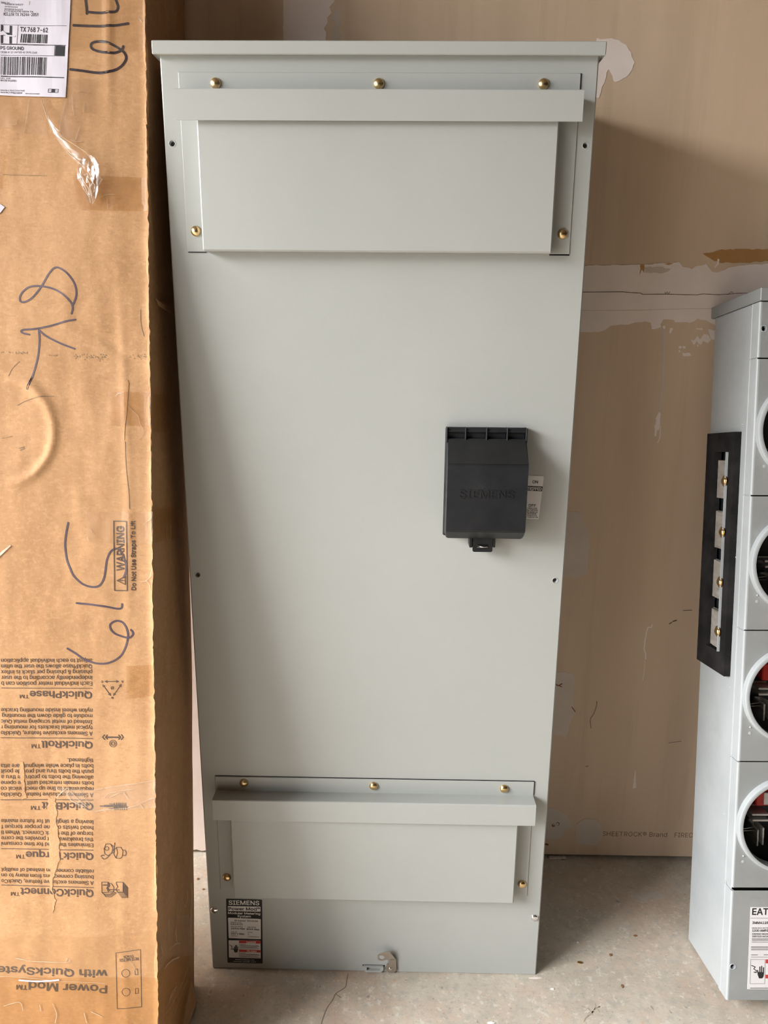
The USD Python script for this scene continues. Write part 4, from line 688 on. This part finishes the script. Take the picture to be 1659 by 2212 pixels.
lines('printed_paragraph', [('tightened.', [(-0.0969,0.5414),(-0.1371,0.5415),(-0.0971,0.5351)], False), ('bolts in place while wingnuts are atta', [(-0.0971,0.5324),(-0.2406,0.5322),(-0.0972,0.5261)], False), ('push the bolts thru and provide posit', [(-0.0971,0.5234),(-0.2409,0.5236),(-0.0972,0.5170)], False), ('allowing the bolts to protrude thru a', [(-0.0971,0.5141),(-0.2402,0.5144),(-0.0972,0.5078)], False), ('bolts remain retracted until the opene', [(-0.0972,0.5049),(-0.2413,0.5051),(-0.0973,0.4986)], False), ('requirement to line up mechanical co', [(-0.0974,0.4955),(-0.2416,0.4959),(-0.0975,0.4891)], False), ('A Siemens exclusive feature QuickBo', [(-0.0976,0.4860),(-0.2418,0.4865),(-0.0977,0.4797)], False)])
lines('printed_heading', [('QuickBolt', [(-0.0978,0.4700),(-0.1785,0.4705),(-0.0980,0.4594)], True), ('TM', [(-0.1805,0.4647),(-0.1955,0.4650),(-0.1806,0.4585)], False)])
lines('printed_paragraph', [('leaving a single nut for future mainte', [(-0.0981,0.4428),(-0.2429,0.4436),(-0.0983,0.4364)], False), ('head twists off the proper torque f', [(-0.0983,0.4335),(-0.2432,0.4341),(-0.0984,0.4271)], False), ('torque of the Quick Connect. When ti', [(-0.0985,0.4240),(-0.2434,0.4248),(-0.0986,0.4175)], False), ('this breakaway nut provides the corre', [(-0.0985,0.4146),(-0.2437,0.4155),(-0.0986,0.4082)], False), ('Eliminates the need for time consumi', [(-0.0986,0.4055),(-0.2439,0.4061),(-0.0987,0.3993)], False)])
lines('printed_heading', [('QuickTorque', [(-0.0989,0.3895),(-0.2057,0.3904),(-0.0991,0.3788)], True), ('TM', [(-0.2073,0.3854),(-0.2209,0.3855),(-0.2075,0.3791)], False)])
lines('printed_paragraph', [('reliable connection instead of multipl', [(-0.0990,0.3628),(-0.2450,0.3637),(-0.0991,0.3567)], False), ('bussing connections from many to on', [(-0.0992,0.3532),(-0.2452,0.3545),(-0.0993,0.3470)], False), ('A Siemens exclusive feature, QuickCo', [(-0.0992,0.3438),(-0.2455,0.3449),(-0.0993,0.3376)], False)])
lines('printed_heading', [('QuickConnect', [(-0.0998,0.3295),(-0.2156,0.3308),(-0.1000,0.3181)], True), ('TM', [(-0.2173,0.3239),(-0.2309,0.3242),(-0.2174,0.3180)], False)])
lines('printed_title', [('with QuickSyste', [(-0.0799,0.1967),(-0.2549,0.2022),(-0.0801,0.1848)], True), ('Power Mod', [(-0.0807,0.1714),(-0.2056,0.1766),(-0.0809,0.1588)], True), ('TM', [(-0.2077,0.1707),(-0.2252,0.1715),(-0.2078,0.1633)], True)])
for g in [rule([(-0.2375,0.6534),(-0.0964,0.6534),(-0.0964,0.6525),(-0.2375,0.6525)]), rule([(-0.2395,0.5747),(-0.0969,0.5740),(-0.0969,0.5730),(-0.2396,0.5738)]), rule([(-0.2421,0.4753),(-0.0974,0.4756),(-0.0974,0.4747),(-0.2421,0.4743)]), rule([(-0.2442,0.3954),(-0.0986,0.3950),(-0.0986,0.3940),(-0.2442,0.3945)]), rule([(-0.2457,0.3359),(-0.0991,0.3338),(-0.0992,0.3329),(-0.2457,0.3349)])]:
    B('rule_line', 'ink', g, 0.00022)
wb = Polygon([(-0.0595,0.9147),(-0.0383,0.9145),(-0.0390,0.8063),(-0.0598,0.8062)]).buffer(-0.001).buffer(0.001)
B('warning_print', 'ink', [slab(wb.difference(wb.buffer(-0.0013)), 0.0002), text('WARNING', [(-0.0442,0.8375),(-0.0432,0.9065),(-0.0553,0.8374)], True), text('Do Not Use Straps To Lift', [(-0.0266,0.8075),(-0.0260,0.9149),(-0.0329,0.8075)], True),
  slab(Polygon([(-0.0562,0.8223),(-0.0418,0.8299),(-0.0420,0.8156)]).difference(Polygon([(-0.0538,0.8224),(-0.0429,0.8280),(-0.0431,0.8171)])), 0.0002), slab(Polygon([(-0.0511,0.8218),(-0.0511,0.8233),(-0.0459,0.8230),(-0.0459,0.8222)]), 0.0002), slab(Point(*[(-0.0443,0.8226)][0]).buffer(0.0007), 0.0002)], 0.0005, 'framed warning printed sideways')
def ring(c, r1, r0):
    p_ = Point(*c)
    return slab(p_.buffer(r1, quad_segs=10).difference(p_.buffer(r0, quad_segs=10)), 0.0002)
def arrow(a, b, w_=0.0010, hd=0.0034):
    a, b = np.array(a), np.array(b); d = (b - a) / np.hypot(*(b - a)); n = np.array([-d[1], d[0]])
    g = [LineString([a + d * hd, b - d * hd]).buffer(w_ / 2, cap_style=2)]
    for e, s_ in ((a, 1), (b, -1)):
        g.append(Polygon([e, e + s_ * d * hd * 1.25 + n * hd * 0.62, e + s_ * d * hd * 1.25 - n * hd * 0.62]))
    return slab(unary_union(g), 0.0002)
B('print_icon', 'ink', [arrow(*[(-0.0773,0.6639),(-0.0548,0.6643)]), arrow(*[(-0.0804,0.6596),(-0.0677,0.6413)]), arrow(*[(-0.0512,0.6601),(-0.0641,0.6413)]), text('A', [(-0.0480,0.6653),(-0.0513,0.6652),(-0.0480,0.6622)], True), text('C', [(-0.0795,0.6652),(-0.0825,0.6652),(-0.0796,0.6622)], True), text('B', [(-0.0640,0.6398),(-0.0671,0.6398),(-0.0640,0.6368)], True), text('Ø', [(-0.0633,0.6563),(-0.0676,0.6562),(-0.0634,0.6517)], False)], 0.00022)
c_ = [(-0.0655,0.5656)][0]
B('print_icon', 'ink', [ring(c_, 0.0058, 0.0051), ring(c_, 0.0036, 0.0031), ring(c_, 0.0022, 0.0017), slab(LineString([(-0.0754,0.5754),(-0.0559,0.5756)]).buffer(0.0012, cap_style=2), 0.0002)] + [slab(unary_union([stroke(q, 0.0014, False) for q in q2]), 0.0002) for q2 in ([[(-0.0787,0.5792),(-0.0818,0.5756),(-0.0785,0.5718)], [(-0.0746,0.5789),(-0.0773,0.5754),(-0.0744,0.5724)]], [[(-0.0523,0.5798),(-0.0493,0.5758),(-0.0524,0.5722)], [(-0.0564,0.5790),(-0.0534,0.5756),(-0.0565,0.5725)]])], 0.00022)
zig = [(-0.0650,0.4704),(-0.0639,0.4596),(-0.0618,0.4708),(-0.0609,0.4596),(-0.0588,0.4709),(-0.0579,0.4597),(-0.0558,0.4709),(-0.0549,0.4597),(-0.0528,0.4709),(-0.0519,0.4597),(-0.0498,0.4709),(-0.0489,0.4597),(-0.0468,0.4709),(-0.0458,0.4597),(-0.0443,0.4652)]
B('print_icon', 'ink', [slab(LineString(zig).buffer(0.0004), 0.0002), slab(LineString([(-0.0807,0.4657),(-0.0548,0.4659)]).buffer(0.0016, cap_style=2), 0.0002), slab(LineString([(-0.0874,0.4653),(-0.0807,0.4653)]).buffer(0.0009, cap_style=2), 0.0002), slab(LineString([(-0.0725,0.4688),(-0.0650,0.4689),(-0.0651,0.4619),(-0.0727,0.4619)]).buffer(0.0004), 0.0002)], 0.00022)
B('print_icon', 'ink', [slab(unary_union([stroke(q, 0.0008, False) for q in [[(-0.0818,0.3967),(-0.0787,0.4045),(-0.0717,0.4045),(-0.0681,0.3981),(-0.0701,0.3893),(-0.0758,0.3854),(-0.0808,0.3883),(-0.0818,0.3967)], [(-0.0717,0.4045),(-0.0661,0.4001),(-0.0657,0.3913),(-0.0701,0.3893)], [(-0.0662,0.3942),(-0.0624,0.3991),(-0.0549,0.3992),(-0.0521,0.3933),(-0.0532,0.3846),(-0.0561,0.3812),(-0.0632,0.3816),(-0.0663,0.3874),(-0.0662,0.3942)], [(-0.0624,0.3991),(-0.0606,0.3904),(-0.0632,0.3816)], [(-0.0525,0.3949),(-0.0483,0.3945),(-0.0469,0.3904),(-0.0481,0.3860),(-0.0530,0.3863)]]] + [stroke([(-0.0647,0.4065),(-0.0662,0.3971),(-0.0710,0.3893),(-0.0768,0.3825),(-0.0821,0.3799),(-0.0853,0.3824)], 0.0010), stroke([(-0.0866,0.3844),(-0.0850,0.3861),(-0.0820,0.3861)], 0.0014, False)]), 0.0002), ring([(-0.0775,0.3971)][0], 0.0034, 0.0028)], 0.00022)
conn = [[(-0.0863,0.3423),(-0.0756,0.3420),(-0.0756,0.3385),(-0.0786,0.3326),(-0.0762,0.3257),(-0.0863,0.3253),(-0.0863,0.3423)], [(-0.0633,0.3425),(-0.0525,0.3426),(-0.0528,0.3265),(-0.0617,0.3264),(-0.0644,0.3307),(-0.0610,0.3347),(-0.0633,0.3395),(-0.0633,0.3425)], [(-0.0756,0.3405),(-0.0709,0.3395),(-0.0672,0.3336),(-0.0683,0.3268),(-0.0749,0.3258)]] + [[(x + dx, y + dy) for x, y in zip_] for zip_ in ([(-0.0525,0.3426),(-0.0518,0.3418),(-0.0520,0.3253),(-0.0611,0.3252)],) for dx, dy in ((0, 0), (0.0016, -0.0020), (0.0032, -0.0040), (0.0048, -0.0060), (0.0062, -0.0078))]
conn += [[(-0.0863,0.3253),(-0.0831,0.3224),(-0.0736,0.3224),(-0.0673,0.3268)], [(-0.0848,0.3243),(-0.0816,0.3204),(-0.0731,0.3205),(-0.0654,0.3258)], [(-0.0835,0.3231),(-0.0805,0.3185),(-0.0722,0.3181),(-0.0634,0.3252)]]
B('print_icon', 'ink', [slab(unary_union([LineString(q).buffer(0.0004) for q in conn]), 0.0002), slab(unary_union([stroke([(-0.0765,0.3404),(-0.0747,0.3365),(-0.0776,0.3326),(-0.0748,0.3287)], 0.0022), LineString([(-0.0836,0.3375),(-0.0772,0.3375)]).buffer(0.0008), LineString([(-0.0729,0.3297),(-0.0588,0.3298)]).buffer(0.0006)]), 0.0002)], 0.00022)
rb = Polygon([(-0.0665,0.2258),(-0.0264,0.2320),(-0.0262,0.1355),(-0.0657,0.1325)])
rects = [Polygon(q) for q in ([(-0.0364,0.1991),(-0.0317,0.1996),(-0.0314,0.1896),(-0.0362,0.1892)], [(-0.0363,0.1667),(-0.0313,0.1671),(-0.0313,0.1579),(-0.0363,0.1575)])]
B('print_icon', 'ink', [slab(rb.difference(rb.buffer(-0.0008, join_style=2)), 0.0002)] + [slab(g.difference(g.buffer(-0.0006, join_style=2)), 0.0002) for g in rects] + [ring([(-0.0508,0.1923)][0], 0.0066, 0.0060), ring([(-0.0507,0.1612)][0], 0.0066, 0.0060), text('RESI METER', [(-0.0304,0.2185),(-0.0605,0.2159),(-0.0305,0.2137)]), text('STACK', [(-0.0380,0.2224),(-0.0544,0.2211),(-0.0380,0.2184)])], 0.00022, 'outline drawing of a two-meter stack')

# ================================================================== METER STACK
MS_O, MS_F = (0.63948, 1.32989, 0.0), frame(RAD(0.4646), RAD(9.2916))
SW, SD, SH = 0.42, 0.1789, 1.2676
ms = thing('meter_stack', 'blue-grey steel meter stack with round meter sockets leaning on the wall at the right edge', 'meter stack', MS_F, MS_O)
G0, G1 = -0.1120, -0.0500                     # side opening, along the depth
shell = cut(cbox(0, SW, -SD + 0.006, 0, 0.0, SH, 0.0010), cbox(0.0016, SW - 0.0016, -0.40, -0.002, 0.002, SH - 0.002), cbox(-0.01, 0.01, G0, G1, 0.6370, 1.0100))
put('cabinet_body', shell, 'paint2', ms)
put('side_flange', cbox(-0.0014, 0.0, -0.1560, -0.1435, 0.0, SH - 0.004, 0.0005), 'paint2', ms)
put('inner_partition', cbox(0.0060, 0.0064, -0.1300, -0.030, 0.610, 1.040), 'black_inside', ms)
put('inner_partition', cbox(0.0075, SW - 0.003, -0.095, -0.090, 0.215, SH - 0.09), 'black_inside', ms)
RC = 0.0893
seams = [SH - 0.0002, 1.1712, 0.9350, 0.6965, 0.4565, 0.2178, 0.0]
names = ['blank_cover', 'meter_cover', 'meter_cover', 'meter_cover', 'meter_cover', 'bottom_cover']
ringv = [None, 1.0500, 0.8170, 0.5805, 0.3400, None]
dim = {1: (0.0195, 0.9972), 2: (0.0186, 0.7594), 3: (0.0176, 0.5203), 4: (0.0167, 0.2798)}
for k in range(6):
    top, bot = seams[k] - 0.0010, seams[k + 1] + 0.0010
    if k == 5: top -= 0.0035
    if k == 4: bot += 0.0005
    cv = cbox(0.0020, SW - 0.0020, -SD, -SD + 0.002, bot, top, 0.0006)
    if ringv[k]:
        cv = cut(cv, shift(on_front(trimesh.creation.cylinder(radius=RC - 0.010, height=0.2, sections=64)), 0.0898, -SD, ringv[k]))
    if k in (0, 5):
        hu_, hv_ = ((0.0070, 1.2213) if k == 0 else (0.0072, 0.0671))
        cv = cut(cv, shift(on_front(trimesh.creation.cylinder(radius=0.0044, height=0.03, sections=24)), hu_, -SD, hv_))
    cpth = str(UsdGeom.Xform.Define(stage, free(ms, names[k])).GetPath())
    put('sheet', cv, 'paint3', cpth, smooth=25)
    for sx in (0, 1):
        q_ = [(0.0040, -SD + 0.0003)] + [(-0.0018 + 0.0034 * (1 - math.sin(t_)), -SD + 0.0034 * (1 - math.cos(t_))) for t_ in np.linspace(0, math.pi / 2, 7)] + [(-0.0018, -0.1545), (-0.0026, -0.1540), (-0.0028, -0.1528), (-0.0022, -0.1518), (-0.0004, -0.1516), (0.0002, -0.1600), (0.0040, -SD + 0.0022)]
        if sx:
            q_ = [(SW - a_, b_) for a_, b_ in q_]
        put('folded_edge', shift(slab(q_, top - bot - 0.0004), 0, 0, bot + 0.0002), 'paint2', cpth, smooth=40)
    if k in (0, 5):
        put('hole_liner', on_front(shift(lathe([(0.0044, -0.006), (0.0044, 0.0004), (0.0056, 0.0006), (0.0060, 0.0), (0.0060, -0.006)], 24), hu_, hv_), -SD), 'paint2', cpth)
    if ringv[k]:
        prof = [(RC - 0.0095, -0.010), (RC - 0.0095, 0.0085), (RC - 0.0080, 0.0115), (RC - 0.0045, 0.0125), (RC - 0.0015, 0.0115), (RC, 0.0085), (RC, -0.001)]
        put('meter_ring', on_front(shift(lathe(prof, 72), 0.0898, ringv[k]), -SD), 'paint2', cpth, 'raised socket ring', smooth=40)
        u_, v_ = dim[k]
        put('dimple', cat(on_front(shift(dome(0.0018, 0.0016, 12), u_, v_), -SD), on_front(shift(dome(0.0030, 0.0005, 12), u_, v_ - 0.011), -SD)), 'paint2', cpth, smooth=40)
        jx, jz, yb = 0.0240, ringv[k] - 0.021, -0.098
        if k >= 3:
            put('red_insulator', cat(cbox(jx + 0.037, jx + 0.064, yb - 0.030, yb + 0.004, jz + 0.030, jz + 0.062, 0.002)), 'red', cpth, 'red plastic insulator in the socket')
            put('contact_jaw', cat(cbox(jx + 0.050, jx + 0.064, yb - 0.034, yb - 0.028, jz + 0.034, jz + 0.058, 0.001)), 'aluminium', cpth)
        if k >= 2:
            put('contact_jaw', cat(cbox(jx + 0.026, jx + 0.058, yb - 0.040, yb, jz + 0.016, jz + 0.020, 0.0008), cbox(jx + 0.026, jx + 0.058, yb - 0.042, yb - 0.006, jz + 0.006, jz + 0.010, 0.0008), cbox(jx + 0.030, jx + 0.058, yb - 0.006, yb, jz + 0.004, jz + 0.022, 0.001)), 'aluminium', cpth, 'tinned contact jaw')
            put('contact_jaw', cat(cbox(jx + 0.036, jx + 0.0395, yb - 0.042, yb, jz - 0.042, jz - 0.010, 0.0008), cbox(jx + 0.046, jx + 0.0495, yb - 0.042, yb, jz - 0.040, jz - 0.006, 0.0008), cbox(jx + 0.036, jx + 0.050, yb - 0.008, yb, jz - 0.042, jz - 0.008, 0.001)), 'aluminium', cpth, 'tinned contact jaw')
        lp = [np.array((jx + 0.012 + 0.006 * math.cos(a), yb - 0.030, jz - 0.016 + 0.0036 * math.sin(a))) for a in np.linspace(0.6, 5.7, 14)] + [np.array((jx + 0.036, yb - 0.028, jz - 0.018))]
        put('wire_clip', tube([np.array((jx + 0.036, yb - 0.028, jz - 0.012))] + lp, 0.0008, 6), 'steel', cpth)
        put('socket_floor', cbox(0.006, 0.170, yb + 0.002, yb + 0.006, jz - RC, jz + RC), 'black_inside', cpth)
cap2 = cut(cbox(-0.0042, SW + 0.0042, -SD - 0.0066, 0.010, SH - 0.0006, SH + 0.0212, 0.0012), cbox(-0.0026, SW + 0.0026, -SD - 0.005, 0.0085, SH - 0.02, SH + 0.0006))
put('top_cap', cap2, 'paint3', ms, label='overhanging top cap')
for v_ in (1.0606, 0.8200, 0.5789, 0.3357):
    put('side_dimple', cat(on_left(shift(dome(0.0017, 0.0014, 12), -0.1320, v_)), on_left(shift(dome(0.0008, 0.0006, 10), -0.1325, v_ + 0.011)), on_left(shift(dome(0.0008, 0.0006, 10), -0.1325, v_ - 0.010))), 'paint2', ms, smooth=40)
gk = Polygon([(-0.0154, 1.0445), (-0.1310, 1.0466), (-0.1310, 0.5985), (-0.0105, 0.5970)])
win = Polygon([(-0.0545, 1.0095), (-0.1090, 1.0105), (-0.1085, 0.6390), (-0.0515, 0.6370)])
put('foam_gasket', on_left(slab(gk.difference(win), 0.0120), 0.0), 'foam', ms, 'thick black foam seal framing the bus opening')
put('opening_flange', on_left(slab(sbox(-0.1090, 0.6392, -0.1072, 1.0100), 0.0165), 0.0), 'paint2', ms)
for k, (a, b) in enumerate([(0.9240, 0.9940), (0.8300, 0.8990), (0.7360, 0.8060), (0.6440, 0.7120)]):
    bb = str(UsdGeom.Xform.Define(stage, free(ms, 'bus_bar')).GetPath())
    put('bar_plate', cbox(-0.0030, -0.0004, -0.1060, -0.0545, a, b, 0.0005), 'aluminium', bb)
    put('bar_plate', cbox(-0.0070, -0.0044, -0.1060, -0.0595 - 0.0012 * (k % 2), a + 0.0006, b - 0.0006, 0.0005), 'aluminium', bb)
    put('bar_plate', cbox(-0.0112, -0.0084, -0.1060, -0.0660, a - 0.0002, b + 0.0002, 0.0006), 'aluminium', bb)
    put('bar_plate', cbox(-0.0140, -0.0114, -0.1060, -0.0800, a + 0.0004, b - 0.0004, 0.0010), 'aluminium', bb)
    put('brass_bolt', on_left(shift(cat(lathe([(0, 0), (0.0105, 0), (0.0105, 0.0012), (0, 0.0012)], 24), dome(0.0080, 0.0060)), -0.1035, (a + b) / 2 - 0.002), -0.0140), 'brass', bb, 'brass bolt head', smooth=40)
    put('bar_support', cbox(-0.0080, 0.0055, -0.104, -0.070, a + 0.01, b - 0.01), 'black_inside', bb)
en = str(UsdGeom.Xform.Define(stage, free(ms, 'rating_plate')).GetPath())
data(stage.GetPrimAtPath(en), label='white rating sticker with danger pictogram low on the stack')
def E(name, m, *meshes, w=0.0004):
    for q in ([cat(*meshes)] if name == 'lettering' else meshes):
        put(name, on_front(q, -SD - w), m, en)
EQ = [(0.0345, 0.1822), (0.1350, 0.1822), (0.1350, 0.0231), (0.0360, 0.0231)]
put('sticker', on_front(slab(EQ, 0.0004), -SD), 'label_white', en)
E('lettering', 'black_print', text('EATON', [(0.0378,0.1678),(0.0913,0.1679),(0.0372,0.1799)], True), text('3MM412R12', [(0.0389,0.1501),(0.0761,0.1501),(0.0387,0.1545)], True), text('MAIN BUS RATING', [(0.0391,0.1412),(0.0726,0.1412),(0.0390,0.1433)]), text('1200 AMPS', [(0.0397,0.1353),(0.0687,0.1353),(0.0395,0.1394)], True), text('120/240 VAC/VCA', [(0.0399,0.1293),(0.0738,0.1291),(0.0398,0.1323)], True), text('208Y/120 VAC/VCA', [(0.0402,0.1246),(0.0746,0.1244),(0.0400,0.1276)], True),
  *[slab(q, 0.0001) for q in ([(0.0397,0.1219),(0.0696,0.1220),(0.0697,0.1211),(0.0398,0.1210)], [(0.0399,0.1196),(0.0743,0.1196),(0.0743,0.1187),(0.0399,0.1187)], [(0.0400,0.1157),(0.0717,0.1157),(0.0717,0.1149),(0.0401,0.1148)], [(0.0391,0.1062),(0.0750,0.1062),(0.0750,0.1054),(0.0391,0.1053)], [(0.0392,0.1038),(0.0807,0.1039),(0.0808,0.1030),(0.0392,0.1029)], [(0.0394,0.1008),(0.0781,0.1009),(0.0781,0.1000),(0.0394,0.0999)], [(0.0398,0.0907),(0.0523,0.0907),(0.0523,0.0898),(0.0399,0.0898)], [(0.0630,0.0908),(0.0757,0.0908),(0.0758,0.0899),(0.0631,0.0899)], [(0.0413,0.0258),(0.0790,0.0259),(0.0791,0.0250),(0.0413,0.0249)])])
E('rule_line', 'grey_print', slab([(0.0350,0.1616),(0.0947,0.1617),(0.0947,0.1611),(0.0350,0.1610)], 0.0001), slab([(0.0398,0.0863),(0.0986,0.0863),(0.0986,0.0857),(0.0398,0.0857)], 0.0001), slab(Polygon([(0.0394,0.0815),(0.0663,0.0815),(0.0682,0.0337),(0.0406,0.0336)]).difference(Polygon([(0.0394,0.0815),(0.0663,0.0815),(0.0682,0.0337),(0.0406,0.0336)]).buffer(-0.0006)), 0.0001))
E('red_band', 'label_red', slab([(0.0672,0.0815),(0.0989,0.0816),(0.0993,0.0738),(0.0676,0.0738)], 0.0001), slab([(0.0681,0.0516),(0.1004,0.0517),(0.1008,0.0445),(0.0685,0.0445)], 0.0001))
E('hazard_pictogram', 'black_print', slab(unary_union([stroke([(0.0551,0.0510),(0.0532,0.0600)], 0.0020), stroke([(0.0578,0.0540),(0.0572,0.0666)], 0.0020), stroke([(0.0609,0.0540),(0.0605,0.0678)], 0.0020), stroke([(0.0644,0.0525),(0.0640,0.0654)], 0.0020), Polygon([(0.0534,0.0570),(0.0656,0.0564),(0.0649,0.0481),(0.0628,0.0445),(0.0568,0.0444),(0.0546,0.0495)]), stroke([(0.0420,0.0696),(0.0487,0.0666),(0.0460,0.0630),(0.0513,0.0594),(0.0506,0.0555),(0.0469,0.0570)], 0.0014, False)]), 0.0001))

# ================================================================== SMALL LITTER ON THE FLOOR
def litter(name, uv, size, h, m, label, category, seed, group=None):
    r_ = random.Random(seed)
    pts = [(size[0] * math.cos(a) * r_.uniform(0.7, 1.1), size[1] * math.sin(a) * r_.uniform(0.7, 1.1)) for a in np.linspace(0, 2 * math.pi, 9, endpoint=False)]
    t = thing(name, label, category, np.eye(3), (uv[0], uv[1], 0.0), group)
    put('chip', slab(Polygon(pts).buffer(0.0002), h), m, t)
litter('paint_flake', [(0.3305,1.2038)][0], (0.0042, 0.0020), 0.0010, 'flake', 'small bright white flake on the floor just right of the cabinet foot', 'flake', 1)
litter('paint_flake', [(0.2023,1.1294)][0], (0.0068, 0.0024), 0.0012, 'flake', 'white flake at the bottom edge of the picture in front of the cabinet', 'flake', 2)
litter('paint_flake', [(0.4070,1.3182)][0], (0.0022, 0.0020), 0.0009, 'flake', 'tiny pale flake in the shaded floor right of the cabinet', 'flake', 3)
litter('brass_chip', [(0.3991,1.2664)][0], (0.0058, 0.0030), 0.0014, 'brass', 'small glinting golden chip on the floor right of the cabinet', 'chip', 4)
litter('paint_flake', [(0.3032,1.2286)][0], (0.0130, 0.0022), 0.0006, 'mud', 'long thin pale sliver on the floor under the cabinet corner', 'flake', 5)
litter('leaf_scrap', [(-0.4183,1.4930)][0], (0.0030, 0.0030), 0.0015, 'leaf', 'brown leaf scrap on the floor between carton and cabinet, further back', 'leaf', 6)
litter('leaf_scrap', [(-0.3986,1.4607)][0], (0.0028, 0.0022), 0.0012, 'leaf', 'brown leaf scrap on the floor between carton and cabinet, nearer', 'leaf', 7)
litter('dirt_crumb', [(0.4657,1.2859)][0], (0.0030, 0.0034), 0.0016, 'leaf', 'rusty crumb in the middle of the floor between cabinet and meter stack', 'crumb', 8)
litter('dirt_crumb', [(0.4667,1.2109)][0], (0.0022, 0.0046), 0.0014, 'leaf', 'rusty sliver on the floor in front of the gap', 'crumb', 9)
litter('dirt_crumb', [(0.5315,1.3364)][0], (0.0042, 0.0024), 0.0012, 'leaf', 'dark crumb on the floor nearer to the meter stack', 'crumb', 10)
